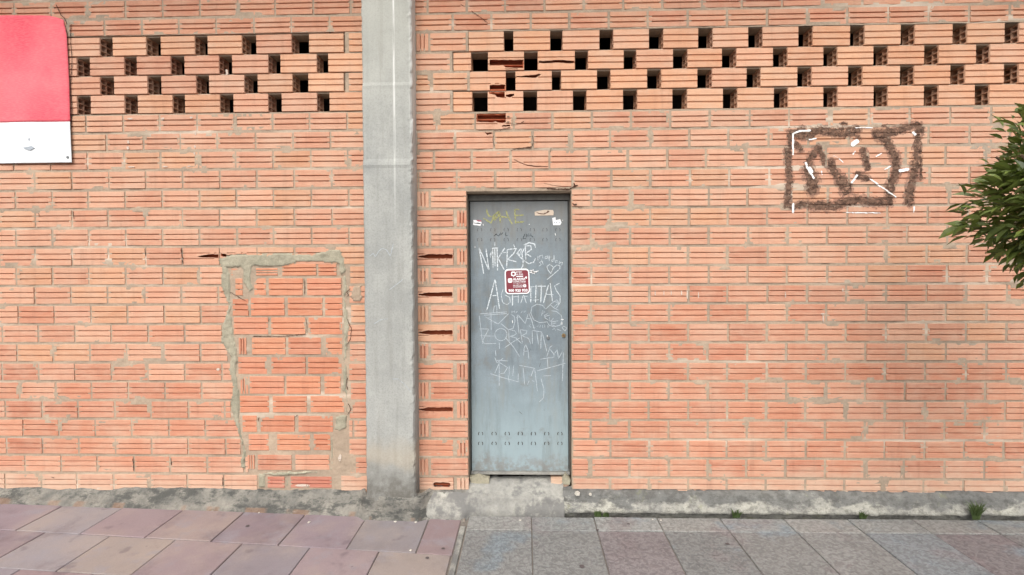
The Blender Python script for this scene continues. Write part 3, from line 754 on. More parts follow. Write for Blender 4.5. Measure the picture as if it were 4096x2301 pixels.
# ---- mortar: the body of the wall with its openings, and the uneven face of the joints
def rect_minus(x0, x1, z0, z1, cuts):
    zs = sorted(set([z0, z1]+[min(max(z, z0), z1) for c in cuts for z in c[2:4]])); out = []
    for a, d in zip(zs[:-1], zs[1:]):
        if d-a < 1e-5: continue
        m_ = (a+d)/2; iv = sorted((max(c[0], x0), min(c[1], x1)) for c in cuts if c[2] < m_ < c[3] and c[1] > x0 and c[0] < x1)
        x = x0
        for s, e in iv:
            if s-x > 1e-4: out.append((x, s, a, d))
            x = max(x, e)
        if x1-x > 1e-4: out.append((x, x1, a, d))
    return out
YB = .118
def wall_body(par, x0, x1, z0, z1, cuts):
    b = MB(); f = MB()
    R_ = rect_minus(x0, x1, z0, z1, cuts)
    for r in R_: b.box(r[0], r[1], .0125, YB, r[2], r[3])
    link('mortar_body', b.me('mortar_body'), M['mortar'], par)
    # face grid
    st = .0115; nx = int((x1-x0)/st)+1; nz = int((z1-z0)/st)+1
    gx = np.linspace(x0, x1, nx); gz = np.linspace(z0, z1, nz); XX, ZZ = np.meshgrid(gx, gz)
    YY = ym(XX, ZZ)
    cx = (XX[:-1, :-1]+XX[1:, 1:])/2; cz = (ZZ[:-1, :-1]+ZZ[1:, 1:])/2
    keep = np.zeros(cx.shape, bool)
    for r in R_: keep |= (cx > r[0]) & (cx < r[1]) & (cz > r[2]) & (cz < r[3])
    for c in cuts:
        g_ = -.006 if c in BROKEN else .006
        keep &= ~((cx > c[0]-g_) & (cx < c[1]+g_) & (cz > c[2]-g_) & (cz < c[3]+g_))
    for (a, d, e, g, yf, vv) in BR:
        mg = .016
        if d-a > .05 and g-e > .05: keep &= ~((cx > a+mg) & (cx < d-mg) & (cz > e+mg) & (cz < g-mg))
    J, I = np.nonzero(keep); n0 = J*nx+I
    idx = np.stack([n0, n0+1, n0+nx+1, n0+nx], 1); used, inv = np.unique(idx, return_inverse=True); inv = inv.reshape(idx.shape)
    V = np.stack([XX.ravel()[used], YY.ravel()[used], ZZ.ravel()[used]], 1)
    me = bpy.data.meshes.new('mortar_face'); me.from_pydata(V.tolist(), [], inv.tolist()); me.update(); me.polygons.foreach_set('use_smooth', [True]*len(me.polygons))
    link('mortar_face', me, M['mortar'], par)
zt, zb_ = bedR[0]+.38, -.12
def lattice_cuts(beds, c, xs0, xs1):
    # between the hollow bricks there is nothing but the thin beds
    return (xs0, xs1, beds[c+1]+JT*.5, beds[c]-JT*.5)
cutsR = [c for c in CUTS if c[0] > PX0]
for c in lat: cutsR.append(lattice_cuts(bedR, c, W(Z3[0]+Z3[2]*lat[c]['start'], 300)[0]+.002, XR_END+.12))
cutsR.append((DX0, DX1, zb_-.01, DZ1))
wall_body(wallR, PX1-.06, 4.3, zb_, zt, cutsR)
cutsL = [c for c in CUTS if c[0] < PX0]
for c, hs in latL.items():
    vm = (vL[c-1]+vL[c])/2; e = W(.4837*hs[-1][2], vm)[0]
    if c in (2, 4): e = W(.4837*2845, vm)[0]
    else: e = PX0
    cutsL.append(lattice_cuts(bedL, c, XL_END-.35, e))
wall_body(wallL, -4.6, PX0+.05, zb_, zt, cutsL)

# ---- the cement frame round the bricked-up opening
def blob(name, outline, par, y0, m, amp=.006, cell=.009, seed=3, mat_=None):
    """A lump of cement with a ragged outline, thickest in its middle."""
    P = np.array(outline); x0, z0 = P.min(0)-.01; x1, z1 = P.max(0)+.01
    nx = int((x1-x0)/cell)+2; nz = int((z1-z0)/cell)+2; XX, ZZ = np.meshgrid(np.linspace(x0, x1, nx), np.linspace(z0, z1, nz))
    xq = XX+.014*(fbm(XX, ZZ, 22, seed)-.5); zq = ZZ+.014*(fbm(XX, ZZ, 22, seed+9)-.5)
    ins = np.zeros(XX.shape, bool); dist = np.full(XX.shape, 9.); n = len(P)
    for i in range(n):
        a, d = P[i], P[(i+1) % n]
        cond = ((a[1] > zq) != (d[1] > zq)) & (xq < (d[0]-a[0])*(zq-a[1])/(d[1]-a[1]+1e-12)+a[0]); ins ^= cond
        e = d-a; L = (e**2).sum()+1e-12; t = np.clip(((xq-a[0])*e[0]+(zq-a[1])*e[1])/L, 0, 1)
        dist = np.minimum(dist, np.hypot(xq-a[0]-t*e[0], zq-a[1]-t*e[1]))
    YY = y0-.004*np.minimum(1, dist/.012)-amp*(fbm(XX, ZZ, 30, seed+4)-.5)*2
    K = ins[:-1, :-1] & ins[1:, :-1] & ins[:-1, 1:] & ins[1:, 1:]
    edge = ins & (dist < cell*1.5); YY = np.where(edge, np.maximum(YY, .004), YY)
    J, I = np.nonzero(K); n0 = J*nx+I; idx = np.stack([n0, n0+1, n0+nx+1, n0+nx], 1)
    if not len(idx): return
    used, inv = np.unique(idx, return_inverse=True); inv = inv.reshape(idx.shape)
    V = np.stack([XX.ravel()[used], YY.ravel()[used], ZZ.ravel()[used]], 1)
    me = mesh(name, V, inv, True); return link(name, me, mat_ or M['patch'], par)
left_in = [(1447, 405), (1300, 385), (1100, 382), (950, 360), (850, 372), (720, 350), (600, 328), (400, 322), (230, 312)]
strip = [(PA, 215, 100), (PA, 240, 180), (PA, 232, 350), (PA, 285, 500), (PA, 240, 650), (PA, 232, 750), (PA, 300, 860), (PA, 290, 960), (PA, 322, 1080), (PA, 300, 1200), (PA, 328, 1330), (PA, 370, 1447), (PB, 140, 420), (PB, 110, 560), (PB, 260, 600), (PB, 275, 730), (PB, 350, 730), (PB, 350, 610), (PB, 260, 585), (PB, 180, 575), (PB, 185, 440)]
poly = [q(w_, x, y) for w_, x, y in strip]+[q(PA, x, y) for y, x in left_in]
blob('cement_patch', poly, wallL, -.004, None, .005, .008, 3)
top = [(205, 150), (330, 118), (450, 112), (700, 105), (900, 112), (1030, 78), (1110, 80), (1150, 150), (1155, 260), (1100, 285), (1085, 195), (960, 190), (800, 192), (690, 222), (480, 222), (470, 300), (490, 380), (440, 400), (400, 330), (390, 228), (300, 232), (240, 240)]
blob('cement_patch', [q(PA, x, y) for x, y in top], wallL, -.004, None, .005, .008, 21)
right_ = [(1112, 270), (1150, 250), (1170, 380), (1150, 420), (1185, 660), (1165, 760), (1160, 1010), (1170, 1200), (1160, 1380), (1100, 1410), (1056, 1400), (1062, 1290), (1140, 1270), (1130, 1130), (1114, 1130), (1120, 700), (1118, 420)]
blob('cement_patch', [q(PA, x, y) for x, y in right_], wallL, -.003, None, .005, .008, 33)
blob('cement_patch', [q(PB, x, y) for x, y in [(872, 260), (900, 250), (905, 420), (895, 600), (900, 730), (878, 730), (870, 600), (560, 628), (500, 640), (500, 725), (535, 725), (530, 640), (300, 620), (280, 590), (560, 582), (866, 582)]], wallL, -.002, None, .004, .007, 41)
blob('cement_patch', [q(PA, x, y) for x, y in [(1180, 350), (1270, 335), (1275, 470), (1200, 480), (1170, 430)]], wallL, -.005, None, .004, .008, 51, M['mortar'])
# cement squeezed from the broken joints of the right-hand lattice
for x, y, w_, h_ in ((895, 965, 40, 26), (890, 1010, 44, 24), (925, 1000, 26, 130), (770, 1110, 20, 50), (1245, 1240, 26, 60), (1095, 1180, 22, 60)):
    blob('mortar_lump', [q(Z3, x+w_*.6*math.cos(a), y+h_*.6*math.sin(a)) for a in np.linspace(0, 6.28, 12)[:-1]], wallR, -.010, None, .004, .006, int(x), M['mortar'])

M['crack'] = simple('crack_shade', alb(84, 60, 50), .95, .05)  # shade inside the open cracks and chips, painted as dark ribbons
def crack(par, win, pts, w_=.004):
    mb = MB()
    P = [q(win, a, c) for a, c in pts]; Q = []
    for a, c in zip(P[:-1], P[1:]):
        n = max(1, int(math.hypot(c[0]-a[0], c[1]-a[1])/.008))
        Q += [(a[0]+(c[0]-a[0])*k/n+random.uniform(-.002, .002), a[1]+(c[1]-a[1])*k/n+random.uniform(-.002, .002)) for k in range(n)]
    Q.append(P[-1]); mb.ribbon(Q, w_, -.0052, .0016, .5); link('crack', mb.me('crack'), M['crack'], par)
crack(wallR, Z3, [(775, 1085), (830, 1078), (855, 1066), (915, 1058)]); crack(wallR, Z3, [(918, 1248), (960, 1232), (1010, 1226), (1092, 1218)], .005); crack(wallR, Z3, [(778, 1120), (768, 1160), (782, 1215)], .003)
crack(wallR, Z3, [(1092, 1120), (1102, 1160), (1092, 1215)], .003); crack(wallR, Z3, [(590, 95), (680, 160), (725, 195)], .003); crack(wallR, Z3, [(940, 1035), (1000, 1025), (1025, 1005)], .003)
crack(wallR, DU, [(1215, 112), (1300, 120), (1400, 118), (1440, 96), (1470, 88)], .007); crack(wallR, DU, [(1438, 70), (1445, 88), (1470, 86)], .010); crack(wallR, DU, [(1424, 238), (1440, 250), (1462, 245)], .010); crack(wallR, DU, [(1424, 262), (1520, 268)], .003)
for pts in ([(1180, 368), (1155, 395), (1168, 415), (1150, 432)], [(1152, 580), (1188, 660), (1182, 735), (1160, 770)], [(1160, 1010), (1150, 1050), (1160, 1100)], [(1165, 1200), (1185, 1240), (1160, 1280)], [(850, 300), (850, 412)], [(862, 590), (868, 640), (866, 690)], [(780, 1300), (800, 1282)], [(600, 590), (590, 605)], [(520, 1298), (515, 1330)], [(310, 395), (430, 462)], [(860, 700), (700, 716), (480, 715)]):
    crack(wallL, PA, pts, .004)
for pts in ([(1315, 535), (1325, 600), (1328, 645)], [(535, 265), (542, 320)], [(285, 275), (290, 300)], [(1050, 535), (1060, 590)]): crack(wallL, (0, 700, .5529), pts, .005)
for pts in ([(965, 600), (972, 690)], [(375, 735), (400, 742)], [(1240, 600), (1245, 650)], [(1612, 735), (1615, 800)]): crack(wallL, (0, 1500, .5535), pts, .005)

# ------------------------------------------------------------------ inside of the building, roof edge
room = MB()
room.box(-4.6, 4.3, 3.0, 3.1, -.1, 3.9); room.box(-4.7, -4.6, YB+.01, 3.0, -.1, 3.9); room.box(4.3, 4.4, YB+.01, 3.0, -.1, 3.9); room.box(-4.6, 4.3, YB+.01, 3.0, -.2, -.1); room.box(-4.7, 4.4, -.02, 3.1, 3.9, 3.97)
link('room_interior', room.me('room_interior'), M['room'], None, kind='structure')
b = MB(); b.box(-4.8, 4.5, -.55, 3.2, 3.98, 4.12); link('roof_eave', b.me('roof_eave'), M['pillar'], None, kind='structure')

# ------------------------------------------------------------------ concrete pillar
pil = thing('concrete_pillar', ((PX0+PX1)/2, -.06, 0), 'grey cast concrete pillar between the two stretches of brick wall', 'pillar')
def pillar_mesh():
    zb = W(1550, 1988, -.12)[1]; ztop = 3.98
    ch = .008; prof = []
    yf = -.12
    per = [(PX0, .10), (PX0, yf+ch), (PX0+ch, yf)]+[(PX0+ch+(PX1-PX0-2*ch)*k/12, yf) for k in range(1, 12)]+[(PX1-ch, yf), (PX1, yf+ch), (PX1, yf+.05), (PX1, .10)]
    zs = [zb-.06]+list(np.arange(zb, ztop, .02))+[ztop]; V = []; n = len(per)
    joints = [W(1550, 345, -.12)[1], W(1550, 655, -.12)[1]]
    for z in zs:
        for i, (x, y) in enumerate(per):
            dy = dx = 0
            if 0 < i < n-1:
                dy = -.004*(float(fbm(np.array([x*1.0]), np.array([z]), 6, 71)[0])-.5)
                if i in (n-4, n-3): dx = .012*(float(vnoise(np.array([1.]), np.array([z]), 30, 8)[0])-.75); dy += .005*random.random()
                if i in (1, 2): dx = .006*(float(vnoise(np.array([2.]), np.array([z]), 30, 9)[0])-.3)
            if z < joints[0] and i > 0 and i < n-1: dy += .004*0
            for k, j in enumerate(joints):
                if abs(z-j) < .011 and 0 < i < n-1: dy -= .004
                if z < j and 2 <= i <= n-4: dy -= .0025
            V.append((x+dx-(PX0+PX1)/2, y+dy+.06, z))
    Fc = []
    for a in range(len(zs)-1):
        for i in range(n-1): Fc.append((a*n+i, a*n+i+1, (a+1)*n+i+1, (a+1)*n+i))
    Fc.append(tuple(range(n-1, -1, -1)))
    return mesh('shaft', V, Fc, False), zb
me, pzb = pillar_mesh(); link('shaft', me, M['pillar'], pil)
bm_ = MB()
for pts in ([(1320, 135), (1345, 115), (1360, 140), (1385, 100), (1410, 78), (1440, 90), (1468, 135), (1490, 45)], [(1350, 625), (1400, 595), (1450, 588)], [(1460, 380), (1540, 320), (1560, 300)], [(1480, 1025), (1520, 1022), (1570, 1060), (1620, 1120)]):
    bm_.ribbon([q(PA, x, y, -.128) for x, y in pts], .0032, -.128, .002)
o = link('chalk_scribble', bm_.me('chalk_scribble'), M['chalk_thin'], pil); o.location = (-(PX0+PX1)/2, .06, 0)

# ------------------------------------------------------------------ plinths, door step
def skirting(x0, x1, prof, amp, seed, step=.018):
    """prof(x) gives points (y, z) from the wall down to the ground."""
    n = max(2, int((x1-x0)/step)); V = []; m_ = None
    for k in range(n+1):
        x = x0+(x1-x0)*k/n; pr = []
        base = prof(x)
        for (ya, za), (yb, zb) in zip(base[:-1], base[1:]):
            L = math.hypot(yb-ya, zb-za); c = max(1, int(round(L/.014))) if m_ is None else None
            pr.append((ya, za, yb, zb))
        if m_ is None: m_ = [max(2, int(round(math.hypot(b_[2]-b_[0], b_[3]-b_[1])/.013))) for b_ in pr]
        pts = []
        for (ya, za, yb, zb), c in zip(pr, m_): pts += [(ya+(yb-ya)*i/c, za+(zb-za)*i/c) for i in range(c)]
        pts.append(base[-1])
        for i, (y, z) in enumerate(pts):
            d = amp*(float(fbm(np.array([x]), np.array([i*.02]), 24, seed, 3)[0])-.5)*2; 
            V.append((x, y-abs(d)*.6 if i else y+.02, z+d*.7))
    L = len(pts)
    return V, [(k*L+i, k*L+i+1, (k+1)*L+i+1, (k+1)*L+i) for k in range(n) for i in range(L-1)]
pr_ = thing('cement_plinth', (1.9, -.04, 0), 'pale cement plinth with a dark stained top right of the door', 'plinth')
def profR(x):
    w = .012*(float(vnoise(np.array([x]), np.array([0.]), 5, 2)[0])-.5)
    return [(.012, .146+w), (-.016, .136+w), (-.036, .112+w), (-.046, .07+w), (-.060, .046+w*.5), (-.070, .016+w*.4), (-.040, .008), (-.012, -.07)]
V, Fc = skirting(DX1-.06, 4.3, profR, .013, 61); o = link('ledge', mesh('ledge', V, Fc, True), M['plinth'], pr_); o.location = (-1.9, .04, 0)
pl_ = thing('cement_plinth', (-2.0, -.05, 0), 'rough dark cement strip along the foot of the left-hand wall', 'plinth')
def profL(x):
    g = zleft(x); w = .02*(float(vnoise(np.array([x]), np.array([0.]), 6, 4)[0])-.5); top = W(553, 1950)[1]+w
    a = [(.015, top), (-.01, top-.012), (-.045, g+(top-g)*.45), (-.088, g+.012), (-.112, g-.02)]
    f = min(1, max(0, (x-(PX0-.07))/.06))*min(1, max(0, ((PX1+.09)-x)/.07))
    c = [(-.10, pzb+.006), (-.124, pzb), (-.130, g+.055), (-.138, g+.014), (-.146, g-.02)]
    return [(p[0]*(1-f)+r_[0]*f, p[1]*(1-f)+r_[1]*f) for p, r_ in zip(a, c)]
V, Fc = skirting(-4.6, XB-.02, profL, .012, 77); o = link('skirting', mesh('skirting', V, Fc, True), M['plinth_rough'], pl_); o.location = (2.0, .05, 0)
stp = thing('door_step', (.05, 0, 0), 'weathered cement step under the grey steel door', 'step')
sx0, sx1 = W(1700, 2000, -.05)[0], DX1+.01
def profS(x):
    t = DZ0; f = min(1, max(0, (x-DX0)/.1))
    return [(.10, t-.02+.0*f), (.04, t-.035), (-.01, .128), (-.045, .115), (-.056, .06), (-.072, .03), (-.076, -.03)]
def profS2(x):
    f = min(1, max(0, (x-(DX0-.03))/.05)); tl = .140
    a = [(.012, tl), (.008, tl-.006), (-.012, .125), (-.05, .09), (-.08, .05), (-.098, .012), (-.10, -.03)]
    c = [(.10, DZ0-.030), (.04, DZ0-.045), (-.01, .118), (-.045, .10), (-.056, .06), (-.072, .03), (-.076, -.03)]
    return [(p[0]*(1-f)+r_[0]*f, p[1]*(1-f)+r_[1]*f) for p, r_ in zip(a, c)]
V, Fc = skirting(PX1+.05, DX1-.055, profS2, .014, 91); o = link('slope', mesh('slope', V, Fc, True), M['step'], stp); o.location = (-.05, 0, 0)
# brick stubs that carry the threshold
for pts, nm, m_, yy in (([(470, 420), (560, 395), (610, 415), (675, 440), (668, 540), (500, 545)], 'mortar_lump', M['patch'], .035), ([(515, 540), (668, 540), (668, 600), (510, 590)], 'brick_stub', M['brick'], .03),
                        ([(1325, 440), (1510, 440), (1508, 600), (1328, 600)], 'brick_stub', M['brick'], .035), ([(1440, 455), (1480, 395), (1530, 450), (1520, 500), (1450, 490)], 'mortar_lump', M['patch'], .02)):
    mb = MB(); mb.prism([W(1700+.3808*x, 1750+.3808*y, yy) for x, y in pts], yy, .115)
    o = link(nm, mb.me(nm), m_, stp); o.color = alb(190, 148, 120)+(1,); o.location = (-.05, 0, 0)

# ------------------------------------------------------------------ steel door
YD = .085
door = thing('steel_door', ((DX0+DX1)/2, YD, DZ0), 'grey steel door covered in chalk graffiti with a maroon alarm sign', 'door')
def dlink(name, me, m, par=None, **k):
    o = link(name, me, m, par or door, **k)
    if par is None: o.location = tuple(-c for c in door.location)
    return o
lx0, lx1 = W(1884, 1300, YD)[0], W(2272, 1300, YD)[0]; lz1, lz0 = W(2080, 806, YD)[1], W(2080, 1884, YD)[1]
mb = MB()
nx, nz = 24, 60; V = []
for k in range(nz+1):
    for i in range(nx+1):
        x = lx0+(lx1-lx0)*i/nx; z = lz0+(lz1-lz0)*k/nz
        e = min(i, nx-i, k, nz-k); dent = .0025*(float(vnoise(np.array([x]), np.array([z]), 4, 15)[0])-.5) if e > 0 else .001
        V.append((x, YD+dent, z))
Fc = [(k*(nx+1)+i, k*(nx+1)+i+1, (k+1)*(nx+1)+i+1, (k+1)*(nx+1)+i) for k in range(nz) for i in range(nx)]
mb.add(V, Fc); mb.box(lx0, lx1, YD+.003, YD+.04, lz0, lz1)
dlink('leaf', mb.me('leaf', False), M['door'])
mb = MB(); fz = lz1+.006
mb.box(DX0+.004, lx0-.006, YD-.012, YD+.05, lz0-.02, DZ1-.004); mb.box(lx1+.006, DX1-.004, YD-.012, YD+.05, lz0-.02, DZ1-.004)
mb.box(lx0-.006, lx1+.006, YD-.012, YD+.05, fz, DZ1-.004)
dlink('frame', mb.me('frame'), M['frame'])
mb = MB(); mb.box(DX0+.012, DX1-.008, YD-.022, YD+.06, lz0-.016, lz0-.003); 
dlink('threshold', mb.me('threshold'), M['step'])
mb = MB(); mb.box(DX0+.014, DX1-.010, YD-.016, YD+.05, DZ0-.002, lz0-.0165); dlink('threshold_channel', mb.me('threshold_channel'), M['channel'])
A_, B_, C_ = (1860, 760, .2211), (1860, 1060, .2211), (1860, 1320, .2211)
def dq(win, x, y): return q(win, x, y, YD)
def arc_pair(cx, cz, r, col, par):
    mb = MB()
    for s in (-1, 1):
        pts = [(cx+s*(r*.45+r*.75*math.sin(a)), cz+r*1.0*math.cos(a)) for a in np.linspace(.25, 2.4, 7)]
        mb.ribbon(pts, .0042, YD-.0012, .0012, .1)
    dlink('vent_slit', mb.me('vent_slit'), col)
M['slit_up'] = see_through('painted_over_slit', alb(104, 90, 82), 80, .2, .5, .9, .5)
for yy in (725, 905):
    for a, c in ((220, 310), (460, 545), (700, 790), (940, 1025), (1175, 1260), (1405, 1485), (1640, 1720)):
        x, z = dq(A_, (a+c)/2, yy); arc_pair(x, z, .0125, M['slit_up'], door)
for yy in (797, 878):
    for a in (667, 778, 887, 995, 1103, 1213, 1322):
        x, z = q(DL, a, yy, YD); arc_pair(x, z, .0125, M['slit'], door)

def strokes(name, m, groups, width, y=YD, th=.0016):
    mb = MB()
    for win, lst in groups:
        for pts in lst: mb.ribbon([q(win, a, c, y) for a, c in pts], width, y, th)
    return mb.me(name), m
yel = [(A_, [[(390,345),(400,400),(430,470),(490,490)],[(490,490),(600,400),(625,390)],[(330,510),(470,600),(520,480),(540,560)],[(540,430),(545,540),(600,470),(620,390),(640,600)],[(640,480),(760,500)],[(740,370),(770,470),(855,620)],[(900,345),(915,610)],[(895,355),(980,355)],[(915,465),(1060,455)],[(915,590),(1070,575)]])]
me, m_ = strokes('yellow_lettering', M['chalk_yellow'], yel, .0105); dlink('yellow_lettering', me, m_)
blk = [(A_, [[(525,835),(575,790)],[(550,800),(610,835),(650,770)],[(640,820),(690,770)],[(740,770),(730,820),(775,830)],[(1085,795),(1045,885),(1105,880)],[(1110,860),(1115,800),(1150,840),(1110,835)],[(1150,790),(1165,840)],[(1190,790),(1190,830),(1225,840),(1225,860)]])]
me, m_ = strokes('marker_scrawl', M['marker'], blk, .0045); dlink('marker_scrawl', me, m_)
big = [(A_, [[(255,1045),(340,1517)],[(255,1045),(435,1457)],[(435,1457),(380,1065)],[(540,945),(540,1020)],[(500,1060),(510,1410)],[(540,1060),(545,1380)],[(490,1055),(600,1050)],
             [(580,1060),(590,1460)],[(720,1050),(590,1250)],[(590,1220),(710,1447)],[(765,1080),(755,1410)],[(765,1080),(930,1060),(880,1150),(770,1260),(930,1300)],[(1090,1010),(1100,1275)],[(1090,1010),(1190,1010),(1200,1080),(1100,1150),(1200,1210)],
             [(1010,1060),(940,1150),(1050,1270),(1050,1370),(1010,1430)],[(880,990),(905,1050)],[(1070,1060),(1030,1150),(1050,1270),(1150,1335),(1240,1310),(1275,1240)],[(1060,1000),(1160,955),(1260,980),(1275,1050)]]),
       (B_, [[(395,820),(545,255)],[(545,255),(625,790)],[(480,560),(570,550)],[(1190,390),(1190,680)],[(1285,360),(1275,680)],[(1310,385),(1465,385)],[(1385,360),(1370,680)],[(1510,360),(1420,690)],[(1540,330),(1580,660)],[(860,520),(860,740)]])]
me, m_ = strokes('chalk_lettering', M['chalk'], big, .0072); dlink('chalk_lettering', me, m_)
med = [(A_, [[(440,1200),(480,1110),(460,1230)],[(640,1140),(745,1130)],[(960,1120),(990,1190),(1030,1060)],[(1320,1280),(1320,1210),(1350,1190),(1350,1250),(1355,1190),(1400,1180),(1410,1240)],[(1490,1190),(1445,1220),(1450,1250),(1490,1230),(1490,1190),(1505,1250)],[(1520,1180),(1525,1290),(1530,1220),(1560,1210)],
             [(1600,1250),(1570,1265),(1575,1300),(1610,1280),(1610,1180)],[(1660,1270),(1625,1300),(1640,1320),(1670,1280),(1680,1320)],[(1710,1290),(1700,1350),(1730,1310),(1765,1310),(1750,1365)],[(1385,1290),(1350,1310),(1380,1350),(1330,1385)],[(1385,1265),(1415,1350)]]),
       (B_, [[(1555,160),(1500,90),(1480,30),(1530,-10),(1590,30),(1610,80)],[(1555,160),(1590,60),(1660,0),(1720,20),(1715,70),(1600,170),(1480,270)],
             [(690,440),(655,540),(680,680),(760,720),(820,680),(810,590),(720,540)],[(870,580),(960,570)],[(965,540),(965,690)],[(1060,540),(1010,690)],[(1060,540),(1110,690)],[(1030,570),(1140,565)],[(1190,400),(1280,390)],[(1220,640),(1340,630)],[(1460,530),(1600,540)],
             [(1710,330),(1620,380),(1650,460),(1720,560),(1720,680),(1680,720)],[(1712,332),(1700,336)]])]
me, m_ = strokes('chalk_lettering', M['chalk'], med, .0044); dlink('chalk_lettering', me, m_)
circ = [(650+110*math.cos(a), 1260+110*math.sin(a)) for a in np.linspace(0, 6.5, 20)]
thin = [(B_, [[(1460,800),(1400,730),(1300,710),(1210,760),(1190,870),(1240,990),(1350,1045),(1480,1030)],[(1460,800),(1560,700),(1660,630),(1710,700),(1640,800)],
             [(1560,830),(1650,840),(1740,910),(1760,1000),(1720,1090),(1610,1120),(1520,1090),(1480,1020)],[(1540,720),(1600,770),(1690,820)],[(1600,660),(1700,680),(1610,760)],[(1385,920),(1400,830),(1450,850),(1395,880)],[(1500,880),(1440,910),(1450,960),(1500,990)],[(1450,930),(1530,910)],
             [(1530,950),(1520,1010),(1560,1020),(1600,960)],[(1690,1010),(1570,1030),(1560,1080),(1640,1110)],[(1580,1060),(1650,1050)],[(510,870),(530,745),(575,740),(580,910)],[(270,885),(760,850)],[(340,910),(760,880)],[(470,870),(475,1180)],[(370,940),(600,1070),(790,880)],[(420,1000),(440,940)],[(650,1060),(780,1170),(870,1150),(905,1020),(890,930),(830,890)],[(260,920),(320,1430)],
             [(850,870),(850,830),(875,850),(895,830),(900,870)],[(920,850),(950,840),(920,870)],[(1010,870),(1040,830)],[(1060,840),(1100,830),(1060,870)],[(945,900),(950,1000),(980,1240)],[(960,900),(1090,1060),(1140,890)],[(1150,860),(1200,980),(1255,1170)],[(1100,960),(1200,980)],[(920,960),(960,940),(1000,950)],
             [(1190,1080),(1160,1100),(1190,1130)],[(1230,1090),(1235,1140),(1270,1130)],[(1300,1110),(1340,1100)],[(1370,1090),(1350,1130)],[(1400,1090),(1410,1140)],[(1440,1080),(1445,1140)],[(1490,1090),(1500,1140),(1520,1100)],[(1580,1170),(1620,1150),(1640,1190)],[(1660,1160),(1740,1190)],[(1810,1200),(1755,1130),(1790,1110),(1840,1140),(1810,1200)],
             [(260,1155),(430,1160),(320,1370),(350,1430)],[(350,1425),(570,1420)],[(270,1280),(530,1290)],circ,[(790,1170),(800,1410)],[(780,1165),(900,1190),(930,1240),(880,1280),(810,1290),(920,1320),(1020,1420)],[(1000,1170),(1040,1420)],[(1000,1170),(1120,1190),(1110,1240),(1030,1280),(1150,1330),(1190,1430)],[(1215,1190),(1220,1430)],[(1220,1185),(1400,1215)],[(1300,1220),(1330,1440)]]),
        (C_, [[(720,125),(880,310),(985,480)],[(720,320),(880,210),(1000,140)],[(1380,40),(1370,340)],[(1400,60),(1480,390)],[(1480,480),(1540,310),(1585,280)],[(1530,340),(1610,440),(1610,490),(1360,530)],[(1600,450),(1670,360),(1690,520),(1760,390)],[(1780,410),(1760,930)],[(1300,740),(1500,690),(1820,600)],[(1420,830),(1560,825)],[(1490,520),(1500,690)],
             [(1060,470),(1070,330),(1100,265),(1140,370),(1155,520)],[(1065,390),(1140,380)],[(550,370),(560,470)],[(620,230),(625,345)],[(540,780),(625,590),(770,680),(710,780),(640,790)],[(620,590),(620,1010)],[(580,600),(690,510)],[(570,550),(780,560)],[(460,790),(640,850),(970,940)],[(800,650),(800,840)],[(780,820),(800,950)],[(880,640),(865,830)],[(965,790),(960,930)],
             [(980,640),(1250,690)],[(1050,680),(1080,990)],[(1250,690),(1190,850)],[(1260,690),(1290,950),(1310,1110)],[(1160,920),(1130,990)],[(1210,910),(1260,940)],[(1375,880),(1430,1080),(1420,1230),(1340,1305)],[(540,500),(580,600)]])]
me, m_ = strokes('scratched_lettering', M['chalk_thin'], thin, .0044, th=.0024); dlink('scratched_lettering', me, m_)
wh = [(B_, [[(1172,100),(1240,130),(1330,108)],[(1190,90),(1260,165)],[(1232,80),(1220,160)],[(1170,140),(1300,128)],[(1735,985),(1785,988)],[(1755,1040),(1752,1085)],[(858,1005),(862,1050)],[(1488,1270),(1488,1318)]]), (A_, [[(326,615),(332,645)],[(1155,625),(1170,625)],[(1758,550),(1772,550)],[(175,1030),(190,1040)],[(1630,785),(1638,825)]])]
me, m_ = strokes('white_dab', M['white_paint'], wh, .0058, th=.0032); dlink('white_dab', me, m_)
# dents with lost paint
me, m_ = strokes('scratch', M['slit_up'], [(C_, [[(1365,600),(1345,670)],[(1190,340),(1160,390)]]), (DL, [[(985,612),(1012,636)],[(1190,590),(1193,605)]])], .004); dlink('scratch', me, m_)
def poly_part(name, win, pts, m, th=.0016, par=None, y=YD):
    mb = MB(); mb.prism([q(win, a, c, y) for a, c in pts], y-th, y+.002); return dlink(name, mb.me(name), m, par)
poly_part('torn_sticker', A_, [(1260,400),(1300,385),(1440,362),(1590,365),(1605,400),(1600,460),(1440,465),(1265,465)], M['paper'], .0022)
poly_part('torn_sticker_glue', A_, [(1285,402),(1340,420),(1420,430),(1440,415),(1470,410),(1500,372),(1530,392),(1500,415),(1430,445),(1330,435)], M['paper_brown'], .0032)
st1 = poly_part('small_sticker', A_, [(150,545),(290,550),(300,600),(280,650),(145,635),(155,590)], M['sign_white'], .002); st1['label'] = 'small torn white and red sticker'
poly_part('sticker_print', A_, [(200,545),(290,550),(300,575),(230,570)], M['pink_ink'], .003)
poly_part('sticker_print', A_, [(165,590),(200,600),(225,592),(285,605),(280,620),(220,612),(170,606)], M['ink'], .003)
st2 = poly_part('small_sticker', A_, [(1580,510),(1635,495),(1640,550),(1720,530),(1745,590),(1720,638),(1595,638)], M['sign_white'], .002); st2['label'] = 'small torn white sticker'
for x in (1608, 1650, 1695): poly_part('sticker_print', A_, [(x,575),(x+18,575),(x+18,605),(x,605)], M['smudge'], .003)
